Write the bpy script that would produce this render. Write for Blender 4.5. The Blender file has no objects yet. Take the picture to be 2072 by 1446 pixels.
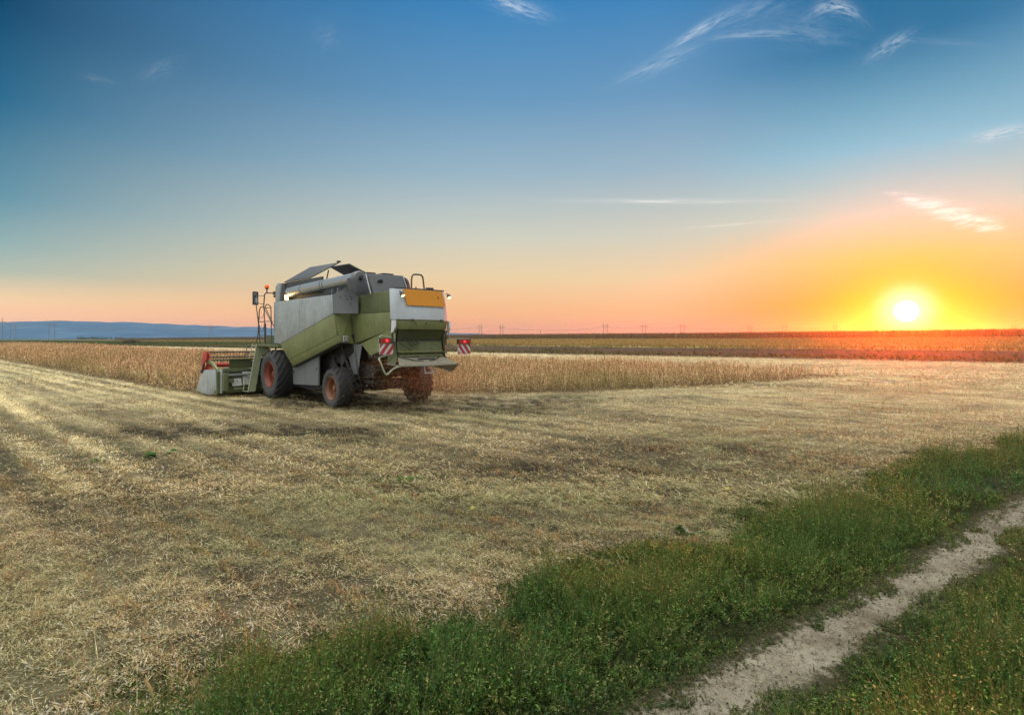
import bpy, bmesh, math, random
import numpy as np
from mathutils import Vector
random.seed(7)
rng = np.random.default_rng(11)
sc = bpy.context.scene
COL = sc.collection
R = math.radians
PI = math.pi

# ------------------------------------------------------------------ helpers
def tag(o, label=None, cat=None, group=None, kind=None):
    if label: o['label'] = label
    if cat: o['category'] = cat
    if group: o['group'] = group
    if kind: o['kind'] = kind
    return o

def empty(name, loc=(0, 0, 0), rz=0, parent=None):
    o = bpy.data.objects.new(name, None)
    o.empty_display_size = .3
    COL.objects.link(o)
    o.location = loc
    o.rotation_euler = (0, 0, rz)
    o.parent = parent
    return o

class MB:
    def __init__(s): s.v = []; s.f = []; s.smooth = False
    def add(s, vs, fs):
        b = len(s.v)
        s.v += [tuple(p) for p in vs]
        s.f += [tuple(i + b for i in f) for f in fs]
        return s
    def box(s, x0, x1, y0, y1, z0, z1):
        return s.add([(x0,y0,z0),(x1,y0,z0),(x1,y1,z0),(x0,y1,z0),(x0,y0,z1),(x1,y0,z1),(x1,y1,z1),(x0,y1,z1)],
                     [(0,3,2,1),(4,5,6,7),(0,1,5,4),(1,2,6,5),(2,3,7,6),(3,0,4,7)])
    def plate(s, pts, t):
        P = [Vector(p) for p in pts]; n = Vector((0,0,0))
        for i, a in enumerate(P):
            b = P[(i+1) % len(P)]
            n += Vector(((a.y-b.y)*(a.z+b.z), (a.z-b.z)*(a.x+b.x), (a.x-b.x)*(a.y+b.y)))
        n.normalize(); k = len(P)
        vs = [p + n*t/2 for p in P] + [p - n*t/2 for p in P]
        fs = [tuple(range(k)), tuple(range(2*k-1, k-1, -1))]
        fs += [(i, i+k, (i+1) % k + k, (i+1) % k) for i in range(k)]
        return s.add(vs, fs)
    def prism(s, poly, y0, y1):          # poly in (x,z), swept along y
        k = len(poly)
        vs = [(x, y0, z) for x, z in poly] + [(x, y1, z) for x, z in poly]
        fs = [tuple(range(k)), tuple(range(2*k-1, k-1, -1))]
        fs += [(i, i+k, (i+1) % k + k, (i+1) % k) for i in range(k)]
        return s.add(vs, fs)
    def loft(s, rings, caps=True, closed=True):
        n = len(rings[0]); b = len(s.v)
        for r in rings: s.v += [tuple(p) for p in r]
        for i in range(len(rings)-1):
            for j in range(n if closed else n-1):
                a = b+i*n+j; c = b+i*n+(j+1) % n
                s.f.append((a, c, c+n, a+n))
        if caps:
            s.f.append(tuple(range(b+n-1, b-1, -1)))
            s.f.append(tuple(range(b+(len(rings)-1)*n, b+len(rings)*n)))
        return s
    def tube(s, pts, r, n=8, closed=False):
        P = [Vector(p) for p in pts]; rings = []; up = None
        rr = r if isinstance(r, (list, tuple)) else [r]*len(P)
        for i, p in enumerate(P):
            a = P[max(i-1, 0)]; c = P[min(i+1, len(P)-1)]
            t = (c-a).normalized()
            if up is None:
                up = Vector((0,0,1)) if abs(t.z) < .9 else Vector((1,0,0))
            x = t.cross(up).normalized(); up = x.cross(t).normalized()
            rings.append([p + (x*math.cos(q)+up*math.sin(q))*rr[i] for q in [2*PI*k/n for k in range(n)]])
        s.smooth = True
        return s.loft(rings)
    def lathe(s, prof, c, n=48, axis='y', caps=True):   # prof: (offset along axis, radius)
        rings = []
        for a, r in prof:
            ring = []
            for k in range(n):
                q = 2*PI*k/n
                if axis == 'y': ring.append((c[0]+r*math.cos(q), c[1]+a, c[2]+r*math.sin(q)))
                elif axis == 'x': ring.append((c[0]+a, c[1]+r*math.cos(q), c[2]+r*math.sin(q)))
                else: ring.append((c[0]+r*math.cos(q), c[1]+r*math.sin(q), c[2]+a))
            rings.append(ring)
        s.smooth = True
        return s.loft(rings, caps)
    def build(s, name, mat, parent=None, bevel=0):
        me = bpy.data.meshes.new(name)
        me.from_pydata(s.v, [], s.f)
        bm = bmesh.new(); bm.from_mesh(me)
        bmesh.ops.recalc_face_normals(bm, faces=bm.faces)
        if bevel:
            bmesh.ops.bevel(bm, geom=[e for e in bm.edges if e.calc_face_angle(0) > .5], offset=bevel, segments=2, profile=.5, affect='EDGES')
            s.smooth = True
        bm.to_mesh(me); bm.free()
        if s.smooth:
            me.polygons.foreach_set('use_smooth', [True]*len(me.polygons))
            me.set_sharp_from_angle(angle=R(38))
        me.materials.append(mat)
        o = bpy.data.objects.new(name, me)
        COL.objects.link(o)
        o.parent = parent
        return o

def arc(p0, p1, p2, n=5):                # rounded corner p0 -> p2 through control p1
    p0, p1, p2 = Vector(p0), Vector(p1), Vector(p2)
    return [p0*(1-t)**2 + p1*2*t*(1-t) + p2*t*t for t in [k/n for k in range(n+1)]]

def quads(name, V, C, mat):
    """V (n,4,3) corner points, C (n,3) colours -> one mesh object"""
    V = np.ascontiguousarray(V, dtype=np.float32); n = len(V)
    me = bpy.data.meshes.new(name)
    me.vertices.add(n*4); me.vertices.foreach_set('co', V.reshape(-1))
    me.loops.add(n*4); me.loops.foreach_set('vertex_index', np.arange(n*4, dtype=np.int32))
    me.polygons.add(n); me.polygons.foreach_set('loop_start', np.arange(0, n*4, 4, dtype=np.int32))
    me.polygons.foreach_set('loop_total', np.full(n, 4, dtype=np.int32))
    me.update(calc_edges=True)
    at = me.attributes.new('Col', 'FLOAT_COLOR', 'FACE')
    c4 = np.ones((n, 4), dtype=np.float32); c4[:, :3] = C
    at.data.foreach_set('color', c4.reshape(-1))
    me.materials.append(mat)
    o = bpy.data.objects.new(name, me); COL.objects.link(o)
    return o

_tab = rng.random((256, 256))
def vnoise(x, y, s=0):
    x = np.asarray(x, float)+s*17.31; y = np.asarray(y, float)+s*7.77
    xi = np.floor(x).astype(int); yi = np.floor(y).astype(int)
    fx = x-xi; fy = y-yi; fx = fx*fx*(3-2*fx); fy = fy*fy*(3-2*fy)
    a = _tab[xi & 255, yi & 255]; b = _tab[(xi+1) & 255, yi & 255]
    c = _tab[xi & 255, (yi+1) & 255]; d = _tab[(xi+1) & 255, (yi+1) & 255]
    return (a*(1-fx)+b*fx)*(1-fy)+(c*(1-fx)+d*fx)*fy
def fbm(x, y, s=0, o=4):
    t = 0; a = .5
    for k in range(o):
        t = t+a*vnoise(np.asarray(x)*2**k, np.asarray(y)*2**k, s+k*3); a *= .5
    return t/(1-.5**o)
def sstep(a, b, x):
    t = np.clip((x-a)/(b-a), 0, 1); return t*t*(3-2*t)

def srgb(r, g, b):
    f = lambda c: c/12.92 if c <= .04045 else ((c+.055)/1.055)**2.4
    return (f(r/255), f(g/255), f(b/255), 1)

# ------------------------------------------------------------------ materials
class NT:
    def __init__(s, nt): s.nt = nt; s.N = nt.nodes; s.L = nt.links
    def n(s, t, **k):
        o = s.N.new(t)
        for a, b in k.items(): setattr(o, a, b)
        return o
    def link(s, a, b): s.L.new(a, b)
    def setin(s, sock, v):
        if hasattr(v, 'is_linked') or isinstance(v, bpy.types.NodeSocket): s.L.new(v, sock)
        else: sock.default_value = v
    def math(s, op, a, b=0.0, c=None, clamp=False):
        m = s.n('ShaderNodeMath', operation=op, use_clamp=clamp)
        s.setin(m.inputs[0], a); s.setin(m.inputs[1], b)
        if c is not None: s.setin(m.inputs[2], c)
        return m.outputs[0]
    def vmath(s, op, a, b=(0, 0, 0)):
        m = s.n('ShaderNodeVectorMath', operation=op)
        s.setin(m.inputs[0], a); s.setin(m.inputs[1], b)
        return m
    def mix(s, f, a, b, blend='MIX'):
        m = s.n('ShaderNodeMix', data_type='RGBA', blend_type=blend)
        s.setin(m.inputs[0], f); s.setin(m.inputs[6], a); s.setin(m.inputs[7], b)
        return m.outputs[2]
    def noise(s, vec, scale, detail=4, rough=.6):
        m = s.n('ShaderNodeTexNoise'); m.inputs['Scale'].default_value = scale
        m.inputs['Detail'].default_value = detail; m.inputs['Roughness'].default_value = rough
        if vec is not None: s.link(vec, m.inputs['Vector'])
        return m.outputs['Fac']
    def ramp(s, fac, stops, interp='LINEAR'):
        m = s.n('ShaderNodeValToRGB'); cr = m.color_ramp; cr.interpolation = interp
        while len(cr.elements) > 1: cr.elements.remove(cr.elements[-1])
        cr.elements[0].position = stops[0][0]; cr.elements[0].color = stops[0][1]
        for p, c in stops[1:]:
            e = cr.elements.new(p); e.color = c
        s.setin(m.inputs[0], fac)
        return m.outputs[0]
    def mapping(s, vec, scale=(1, 1, 1), loc=(0, 0, 0), rot=(0, 0, 0)):
        m = s.n('ShaderNodeMapping'); m.inputs['Scale'].default_value = scale
        m.inputs['Location'].default_value = loc; m.inputs['Rotation'].default_value = rot
        s.link(vec, m.inputs['Vector']); return m.outputs[0]

def newmat(name):
    m = bpy.data.materials.new(name); m.use_nodes = True
    t = NT(m.node_tree); b = t.N['Principled BSDF']
    return m, t, b

def paint(name, col, rough=.5, dirt=(.13, .10, .06), amount=.5, scale=2.2, metal=0., streak=True, bump=.05, spec=.4):
    m, t, b = newmat(name)
    co = t.n('ShaderNodeTexCoord').outputs['Object']
    n1 = t.noise(co, scale, 6, .65)
    n2 = t.noise(t.mapping(co, (6, 6, .7)), 2.0, 5, .6) if streak else t.noise(co, scale*5, 4, .6)
    f1 = t.ramp(n1, [(.38, (0, 0, 0, 1)), (.75, (1, 1, 1, 1))])
    f2 = t.ramp(n2, [(.5, (0, 0, 0, 1)), (.8, (1, 1, 1, 1))])
    f = t.math('MULTIPLY', t.math('MAXIMUM', t.math('MULTIPLY', f1, .55), f2), amount)
    wipe = t.ramp(t.noise(t.mapping(co, (.7, 3, 7)), 1.6, 5, .7), [(.52, (0, 0, 0, 1)), (.74, (1, 1, 1, 1))])
    f = t.math('MAXIMUM', f, t.math('MULTIPLY', wipe, amount*.45))
    fine = t.noise(co, 30, 3, .7)
    c = t.mix(f, (*col, 1), (*dirt, 1))
    c = t.mix(t.math('MULTIPLY', fine, .25), c, (col[0]*.6, col[1]*.6, col[2]*.6, 1))
    t.link(c, b.inputs['Base Color'])
    t.link(t.math('ADD', t.math('MULTIPLY', f, .35), rough), b.inputs['Roughness'])
    b.inputs['Metallic'].default_value = metal
    b.inputs['Specular IOR Level'].default_value = spec
    bp = t.n('ShaderNodeBump'); bp.inputs['Strength'].default_value = bump; bp.inputs['Distance'].default_value = .05
    t.link(t.noise(co, 3.5, 3, .5), bp.inputs['Height']); t.link(bp.outputs[0], b.inputs['Normal'])
    return m

def glow(name, col, strength):
    m, t, b = newmat(name)
    co = t.n('ShaderNodeTexCoord').outputs['Object']
    b.inputs['Base Color'].default_value = (*col, 1)
    t.link(t.mix(t.math('MULTIPLY', t.noise(co, 40, 2), .3), (*col, 1), (col[0]*.7, col[1]*.6, col[2]*.6, 1)), b.inputs['Emission Color'])
    b.inputs['Emission Strength'].default_value = strength
    return m

def leafmat(name, trans=.35, jit=.25, scale=9):
    m, t, b = newmat(name); t.N.remove(b)
    at = t.n('ShaderNodeAttribute', attribute_name='Col')
    co = t.n('ShaderNodeTexCoord').outputs['Object']
    nz = t.noise(co, scale, 2, .5)
    c = t.mix(t.math('MULTIPLY', nz, jit), at.outputs['Color'], (.02, .02, .01, 1))
    d = t.n('ShaderNodeBsdfDiffuse'); tr = t.n('ShaderNodeBsdfTranslucent'); mx = t.n('ShaderNodeMixShader')
    t.link(c, d.inputs[0]); t.link(c, tr.inputs[0]); mx.inputs[0].default_value = trans
    t.link(d.outputs[0], mx.inputs[1]); t.link(tr.outputs[0], mx.inputs[2])
    t.link(mx.outputs[0], t.N['Material Output'].inputs['Surface'])
    return m

M = {}
M['grey'] = paint('grey_paint', (.33, .375, .38), .42, (.16, .145, .11), 1.0)
M['greydk'] = paint('dark_grey_paint', (.050, .056, .060), .5, (.10, .09, .07), .5)
M['lowgrey'] = paint('weathered_grey_sheet', (.15, .165, .17), .55, (.14, .12, .09), .55)
M['green'] = paint('light_green_paint', (.175, .20, .07), .45, (.10, .09, .045), 1.0)
M['greenmid'] = paint('mid_green_paint', (.115, .14, .05), .5, (.07, .065, .04),1.0)
M['greendk'] = paint('dark_green_paint', (.06, .075, .022), .55, (.04, .04, .025), .8)
M['oldgreen'] = paint('worn_green_paint', (.095, .115, .045), .55, (.05, .045, .03), .9)
M['white'] = paint('white_paint', (.50, .55, .58), .4, (.25, .23, .18), .65)
M['orange'] = paint('orange_paint', (.58, .235, .012), .45, (.35, .15, .02), .3)
M['dust'] = paint('dusty_sheet', (.20, .19, .14), .8, (.10, .085, .06), .7, streak=False)
M['red'] = paint('red_paint', (.42, .035, .02), .5, (.12, .05, .03), .5)
M['rimred'] = paint('rim_paint', (.21, .040, .018), .5, (.12, .07, .045), .6)
M['rimpale'] = paint('faded_rim_paint', (.21, .085, .045), .55, (.15, .10, .065), .7)
M['galv'] = paint('galvanised_steel', (.36, .40, .42), .32, (.28, .20, .12), .4, metal=.55)
M['black'] = paint('black_steel', (.035, .034, .032), .55, (.07, .055, .04), .5)
M['belly'] = paint('grimy_machinery', (.018, .017, .016), .7, (.04, .03, .02), .7, streak=False)
M['rubber'] = paint('tyre_rubber', (.013, .014, .015), .7, (.10, .09, .07), .5, streak=False, scale=4)
M['wallrub'] = paint('dusty_sidewall', (.050, .052, .052), .8, (.125, .118, .10), .8, streak=False, scale=3)
M['pipe'] = paint('painted_pipe', (.075, .08, .055), .5, (.05, .045, .03), .4)
M['rail'] = paint('pale_pipe', (.30, .32, .20), .5, (.15, .13, .09), .4)
M['amber'] = glow('amber_lens', (.85, .17, .02), .12)
M['lamp'] = glow('lit_lamp', (1, .72, .34), 3.0)
M['tail'] = glow('lit_tail_lens', (1, .02, .03), 3.5)
M['taildim'] = paint('red_lens', (.40, .03, .025), .25, (.15, .04, .03), .3)
M['signwhite'] = paint('sign_white', (.62, .63, .62), .45, (.35, .32, .27), .35)
M['signred'] = paint('sign_red', (.40, .045, .045), .45, (.2, .06, .05), .35)
m, t, b = newmat('mirror_glass'); b.inputs['Base Color'].default_value = (.8, .8, .8, 1); b.inputs['Metallic'].default_value = 1
t.link(t.math('ADD', t.math('MULTIPLY', t.noise(t.n('ShaderNodeTexCoord').outputs['Object'], 20), .12), .04), b.inputs['Roughness']); M['mirror'] = m
M['pole'] = paint('weathered_pole', (.16, .14, .12), .8, (.09, .08, .07), .5)
M['leaf'] = leafmat('leaf_blades', .46)
M['straw'] = leafmat('straw_pieces', .25, .2, 25)
M['crop'] = leafmat('ripe_crop', .35, .2, 4)

# ------------------------------------------------------------------ camera frame constants (metres, looking along +Y)
CAM_H = 2.2
cd = bpy.data.cameras.new('Camera'); cam = bpy.data.objects.new('Camera', cd); COL.objects.link(cam)
cam.location = (0, 0, CAM_H); cam.rotation_euler = (R(90), 0, 0)
cd.sensor_width = 36; cd.lens = 20; cd.shift_y = -40/2072; cd.clip_start = .05; cd.clip_end = 20000
sc.camera = cam

# ------------------------------------------------------------------ ground form and field plan
RA = R(138.5)                                   # direction of the sown rows
RV = np.array([math.cos(RA), math.sin(RA)]); NV = np.array([math.sin(RA), -math.cos(RA)])
PX = np.array([-2.94, -.84, .46, 1.20, 1.78, 2.15, 2.85, 3.8, 4.7, 6.25, 7.6, 11, 20, 60])
PY = np.array([1.2, 2.1, 2.88, 3.37, 3.78, 4.04, 4.48, 5.2, 5.84, 7.04, 7.95, 10.5, 16.6, 42])
def path_d(x, y):                                # signed distance to the path's middle (+ = field side)
    return (y-np.interp(x, PX, PY))*.80
VX = np.array([-8., -4.6, -3.1, -2.15, -1.05, .2, 1.15, 2.2, 3.4, 6, 11.6, 25, 70])
VY = np.array([-1., 1.6, 2.6, 3.3, 4.3, 4.85, 5.4, 6.4, 7.45, 9.3, 12.8, 22, 54])
def verge_d(x, y):                               # distance inside the grass from the stubble edge (+ = grass)
    w = (fbm(np.asarray(x)*1.1, np.asarray(y)*1.1, 5)-.5)*1.6+(vnoise(np.asarray(x)*4, np.asarray(y)*4, 8)-.5)*.45
    return (np.interp(x, VX, VY)-y)*.8+w
B0 = np.array([-10., 87.]); BD = np.array([-.814, .581]); BN = np.array([.581, .814])
def bound(x, y):                                 # n: beyond the field's far boundary, l: along it (leftwards)
    dx = np.asarray(x)-B0[0]; dy = np.asarray(y)-B0[1]
    return dx*BN[0]+dy*BN[1], dx*BD[0]+dy*BD[1]
def gz(x, y):
    x = np.asarray(x, float); y = np.asarray(y, float)
    n, l = bound(x, y)
    amp = np.interp(l, [-400, -80, 0, 110, 260, 420], [2.3, 2.0, 1.45, 1.15, .5, 0])
    rise = sstep(25, 145, n)*amp*(1-sstep(250, 900, n))
    d = np.hypot(x, y)
    lump = (fbm(x*.55, y*.55, 1)-.5)*.12+(vnoise(x*2.3, y*2.3, 2)-.5)*.05+(vnoise(x*6.1, y*6.1, 7)-.5)*.022
    lump = lump*(1-sstep(60, 140, d))
    pm = sstep(.35, .9, np.abs(path_d(x, y)))
    v = sstep(0, .5, verge_d(x, y))
    return rise+lump*pm*(1-.5*v)

def row_val(x, y):                               # rows of cut stems (+) and the bare gaps between them (-)
    s = x*NV[0]+y*NV[1]; a = x*RV[0]+y*RV[1]
    w = 1.6*(vnoise(a*.06, s*.25, 24)-.5)
    return (np.sin((s+w*.3)*2*PI/.95)*.55+np.sin((s+w)*2*PI/2.9+1)*.45)*(.45+.9*vnoise(a*.15, s*.5, 27))*sstep(7, 13, np.hypot(x, y))*sstep(5, -3, x-.12*y)
def stub_mask(x, y):                             # how thickly straw covers the soil, 0..1, lowered under the harvester for its shade
    s = x*NV[0]+y*NV[1]; a = x*RV[0]+y*RV[1]
    band = np.sin(s*2*PI/2.6+1.4*(vnoise(a*.12, s*.3, 4)-.5)*4)
    band2 = vnoise(s*1.4, a*.05, 9)-.5
    p = fbm(x*.16, y*.28, 3)-.5
    f = fbm(x*.9, y*1.4, 6)-.5
    dd = np.hypot(x, y)
    rowl = np.sin(s*2*PI/.88+2.2*(vnoise(a*.25, s*.2, 14)-.5))*sstep(6, 13, dd)*(.10+.16*sstep(6, -6, x))
    p = p+rowl*np.where(x < 1, 1.3, .55)
    lf = sstep(2, -10, x+.25*y)
    m = .70+(.08+.05*lf)*band+(.30+.1*lf)*band2+.8*p+1.3*f
    m = np.clip(m, .42, 1); pt = 0
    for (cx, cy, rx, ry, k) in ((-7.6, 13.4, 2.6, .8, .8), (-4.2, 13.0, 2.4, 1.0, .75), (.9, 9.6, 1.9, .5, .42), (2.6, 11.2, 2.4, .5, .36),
                                (-2.2, 19.0, 3.4, 1.3, .9), (-6.5, 20.5, 2.2, 2.2, .9), (-1.5, 17.3, 2.0, .6, .6), (2.5, 20.6, 4, .9, .6), (.2, 16.5, 1.2, .5, .5), (10.8, 25.8, 4, 1.0, .45), (-5.6, 19.8, 2.5, 2, .6)):  # bare soil patches; those beneath the harvester also stand in for its shadow
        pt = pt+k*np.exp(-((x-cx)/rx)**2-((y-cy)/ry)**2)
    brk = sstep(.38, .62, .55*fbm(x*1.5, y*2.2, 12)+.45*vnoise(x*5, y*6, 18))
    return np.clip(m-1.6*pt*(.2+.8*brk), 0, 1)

CROP = [(-12.4, 22.3), (-20, 29.0), (-52, 57.5), (-160, 152), (-150, 176), (-100, 134), (-62, 96), (-32, 67.5), (-5.5, 48), (12, 37.6), (20.5, 33.6),
        (18.5, 32.2), (14, 29.2), (7.8, 25.2), (2.5, 22.9), (-2.4, 21.9), (-5.4, 24.6), (-7.8, 26.9)]
def inpoly(x, y, poly):
    ins = np.zeros(np.shape(x), bool); k = len(poly)
    for i in range(k):
        x0, y0 = poly[i]; x1, y1 = poly[(i+1) % k]
        c = ((y0 > y) != (y1 > y)) & (x < (x1-x0)*(y-y0)/((y1-y0) if y1 != y0 else 1e-9)+x0)
        ins ^= c
    return ins

# ------------------------------------------------------------------ ground sheet
def ground_sheet():
    rr = np.concatenate([np.array([0.05, .6, 1.2]), np.exp(np.linspace(math.log(1.7), math.log(1500), 420))])
    th = np.concatenate([np.linspace(R(90-58), R(90+58), 520, endpoint=False), np.linspace(R(90+58), R(360+32), 60, endpoint=False)])
    X = rr[:, None]*np.cos(th)[None]; Y = rr[:, None]*np.sin(th)[None]
    Z = gz(X, Y)
    n, l = bound(X, Y)
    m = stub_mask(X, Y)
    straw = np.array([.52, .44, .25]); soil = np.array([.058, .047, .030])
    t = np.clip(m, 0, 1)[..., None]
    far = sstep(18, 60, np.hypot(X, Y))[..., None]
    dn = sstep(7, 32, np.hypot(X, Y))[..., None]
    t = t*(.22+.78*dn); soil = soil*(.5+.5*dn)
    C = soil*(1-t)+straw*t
    C = C*(1+.38*row_val(X, Y))[..., None]
    C = C*(1-far*.0)
    grn = fbm(X*.5, Y*.5, 21)[..., None]
    C = C*(1-.25*np.clip(grn-.5, 0, 1))+np.array([.10, .13, .05])*np.clip(grn-.55, 0, 1)*.8
    # grass soil
    g = sstep(-.05, .25, verge_d(X, Y))[..., None]
    C = C*(1-g)+np.array([.035, .042, .018])*g
    # under the standing crop
    ic = inpoly(X, Y, CROP)[..., None]
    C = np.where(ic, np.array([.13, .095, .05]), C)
    # beyond the boundary
    wob = (fbm(X*.05, Y*.05, 31)-.5)*10
    zz = n+wob*.5
    brown = np.array([.055, .043, .026]); yel = np.array([.30, .22, .075]); fargrn = np.array([.045, .085, .028]); tan = np.array([.27, .17, .075])
    lw = sstep(75, 120, l)[..., None]             # left part is green instead of ploughed
    strip1 = brown*(1-lw)+fargrn*lw*(.7+.6*fbm(X*.03, Y*.2, 55))[..., None]
    t1 = sstep(-1.5, 1.5, n)[..., None]; t2 = sstep(44, 56, zz)[..., None]
    t2 = t2*(1-lw)+sstep(110, 150, zz)[..., None]*lw
    t3 = sstep(150, 175, zz)[..., None]
    C = C*(1-t1)+strip1*t1
    C = C*(1-t2)+yel*t2*(1-lw*.4)+(tan*.0)*t2
    strips = .5+.5*np.sin(n*.011+fbm(X*.002, Y*.002, 3)*5)
    farc = tan*strips[..., None]+np.array([.10, .11, .045])*(1-strips[..., None])
    C = C*(1-t3)+farc*t3
    C = C*(.82+.36*fbm(X*2.1, Y*2.1, 40))[..., None]
    nr, nt = X.shape
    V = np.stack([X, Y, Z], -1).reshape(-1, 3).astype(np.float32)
    i, j = np.meshgrid(np.arange(nr-1), np.arange(nt), indexing='ij')
    j2 = (j+1) % nt
    F = np.stack([i*nt+j, (i+1)*nt+j, (i+1)*nt+j2, i*nt+j2], -1).reshape(-1, 4).astype(np.int32)
    me = bpy.data.meshes.new('ground')
    me.vertices.add(len(V)); me.vertices.foreach_set('co', V.reshape(-1))
    k = len(F)
    me.loops.add(k*4); me.loops.foreach_set('vertex_index', F.reshape(-1))
    me.polygons.add(k); me.polygons.foreach_set('loop_start', np.arange(0, k*4, 4, dtype=np.int32))
    me.polygons.foreach_set('loop_total', np.full(k, 4, dtype=np.int32))
    me.update(calc_edges=True)
    at = me.attributes.new('Col', 'FLOAT_COLOR', 'POINT')
    c4 = np.ones((len(V), 4), np.float32); c4[:, :3] = C.reshape(-1, 3)
    at.data.foreach_set('color', c4.reshape(-1))
    me.polygons.foreach_set('use_smooth', [True]*k)
    m_, t_, b_ = newmat('field_soil')
    a_ = t_.n('ShaderNodeAttribute', attribute_name='Col')
    co = t_.n('ShaderNodeNewGeometry').outputs['Position']
    rowc = t_.mapping(co, (1, 1, 1), rot=(0, 0, -RA))
    n1 = t_.noise(co, 5, 6, .7); n2 = t_.noise(t_.mapping(rowc, (.25, 1.3, 1)), 2.0, 5, .65); n3 = t_.noise(co, 38, 4, .7)
    f = t_.math('ADD', t_.math('MULTIPLY', n1, .8), t_.math('ADD', t_.math('MULTIPLY', n2, .8), t_.math('MULTIPLY', n3, .7)))
    f = t_.math('MULTIPLY', t_.math('POWER', t_.math('MULTIPLY', f, .87), 3.2), 1.0)
    f = t_.math('MINIMUM', t_.math('ADD', f, .12), 2.2)
    sx_ = t_.n('ShaderNodeSeparateXYZ'); t_.link(rowc, sx_.inputs[0])
    rw = t_.math('SINE', t_.math('ADD', t_.math('MULTIPLY', sx_.outputs[1], 2*PI/.88), t_.math('MULTIPLY', t_.noise(t_.mapping(rowc, (.2, .5, 1)), 1.0, 2), 5.0)))
    f = t_.math('MULTIPLY', f, t_.math('ADD', 1.0, t_.math('MULTIPLY', rw, .16)))
    c = t_.vmath('MULTIPLY', a_.outputs['Color'], None or (1, 1, 1)); 
    cs = t_.n('ShaderNodeVectorMath', operation='SCALE'); t_.link(c.outputs[0], cs.inputs[0]); t_.link(f, cs.inputs['Scale'])
    t_.link(cs.outputs[0], b_.inputs['Base Color']); b_.inputs['Roughness'].default_value = .95; b_.inputs['Specular IOR Level'].default_value = .1
    bp = t_.n('ShaderNodeBump'); bp.inputs['Strength'].default_value = .7; bp.inputs['Distance'].default_value = .05
    t_.link(f, bp.inputs['Height']); t_.link(bp.outputs[0], b_.inputs['Normal'])
    me.materials.append(m_)
    o = bpy.data.objects.new('ground', me); COL.objects.link(o)
    tag(o, kind='structure')
ground_sheet()

# ------------------------------------------------------------------ dirt path
def dirt_path():
    xs = np.linspace(-2.5, 40, 900); ys = np.interp(xs, PX, PY)
    k = np.ones(25)/25; ys[12:-12] = np.convolve(ys, k, 'valid')
    cols = 15; V = []; 
    tx = np.gradient(xs); ty = np.gradient(ys); L_ = np.hypot(tx, ty); nx = -ty/L_; ny = tx/L_
    wl = .34+xs*0; wr = .36+xs*0
    for j in range(cols):
        q = -1+2*j/(cols-1)
        o = np.where(q > 0, q*wl, q*wr)
        z = .012+.012*np.cos(q*PI)*-1*(abs(q) < 1)+(fbm((xs+nx*o)*5, (ys+ny*o)*5, 70)-.5)*.015
        if j in (0, cols-1): z = np.full_like(xs, -.004)
        V.append(np.stack([xs+nx*o, ys+ny*o, z+.004], -1))
    V = np.stack(V, 1); n = len(xs)
    mb = MB(); mb.v = [tuple(p) for p in V.reshape(-1, 3)]
    mb.f = [(i*cols+j, (i+1)*cols+j, (i+1)*cols+j+1, i*cols+j+1) for i in range(n-1) for j in range(cols-1)]
    mb.smooth = True
    m_, t_, b_ = newmat('dry_path_earth')
    co = t_.n('ShaderNodeNewGeometry').outputs['Position']
    n1 = t_.noise(co, 1.6, 5, .6); n2 = t_.noise(co, 14, 6, .75); n3 = t_.noise(co, 90, 4, .7)
    c = t_.ramp(n1, [(.36, (.11, .088, .056, 1)), (.46, (.215, .192, .135, 1)), (.66, (.30, .275, .20, 1))])
    c = t_.mix(t_.math('MULTIPLY', t_.ramp(n2, [(.46, (0, 0, 0, 1)), (.66, (1, 1, 1, 1))]), .7), c, (.11, .085, .06, 1))
    c = t_.mix(t_.math('MULTIPLY', t_.ramp(n3, [(.56, (0, 0, 0, 1)), (.68, (1, 1, 1, 1))]), .5), c, (.55, .52, .46, 1))
    t_.link(c, b_.inputs['Base Color']); b_.inputs['Roughness'].default_value = .95; b_.inputs['Specular IOR Level'].default_value = .1
    bp = t_.n('ShaderNodeBump'); bp.inputs['Strength'].default_value = .9; bp.inputs['Distance'].default_value = .03
    t_.link(t_.math('ADD', n2, t_.math('MULTIPLY', n3, .35)), bp.inputs['Height']); t_.link(bp.outputs[0], b_.inputs['Normal'])
    ob_ = mb.build('dirt_path', m_)
    ea = ob_.data.attributes.new('edge', 'FLOAT', 'POINT')
    ev = np.tile(np.abs(np.linspace(-1, 1, cols)), n).astype(np.float32); ea.data.foreach_set('value', ev)
    at_e = t_.n('ShaderNodeAttribute', attribute_name='edge')
    fe = t_.ramp(t_.math('ADD', at_e.outputs['Fac'], t_.math('MULTIPLY', t_.math('SUBTRACT', n2, .5), 1.3)), [(.42, (0, 0, 0, 1)), (.72, (1, 1, 1, 1))])
    t_.link(t_.mix(fe, c, (.045, .042, .022, 1)), b_.inputs['Base Color'])
    tag(ob_, kind='structure')
    kk = 16000; q = rng.uniform(-2, 14, kk); o_ = rng.normal(0, .16, kk); 
    X = q+.6*-o_*0; Y = np.interp(q, PX, PY)+o_/.8
    ok = (np.abs(o_) < .3) & (Y > 1.5); X, Y, o_ = X[ok], Y[ok], o_[ok]; k = len(X)
    P = np.stack([X, Y, np.full(k, .012)+rng.random(k)*.012], -1); sz = rng.gamma(2, .0022, k)+.002
    V = blades(P, rdir(k, -10, 50), sz*2, sz*1.3, rdir(k, 40, 90))
    tag(quads('path_crumbs', V, pick([(.22, .20, .145), (.17, .15, .105), (.11, .085, .055), (.28, .255, .19), (.16, .15, .07)], k), M['straw']), 'small crumbs of earth and straw on the dirt path', 'crumbs', kind='stuff')

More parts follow.
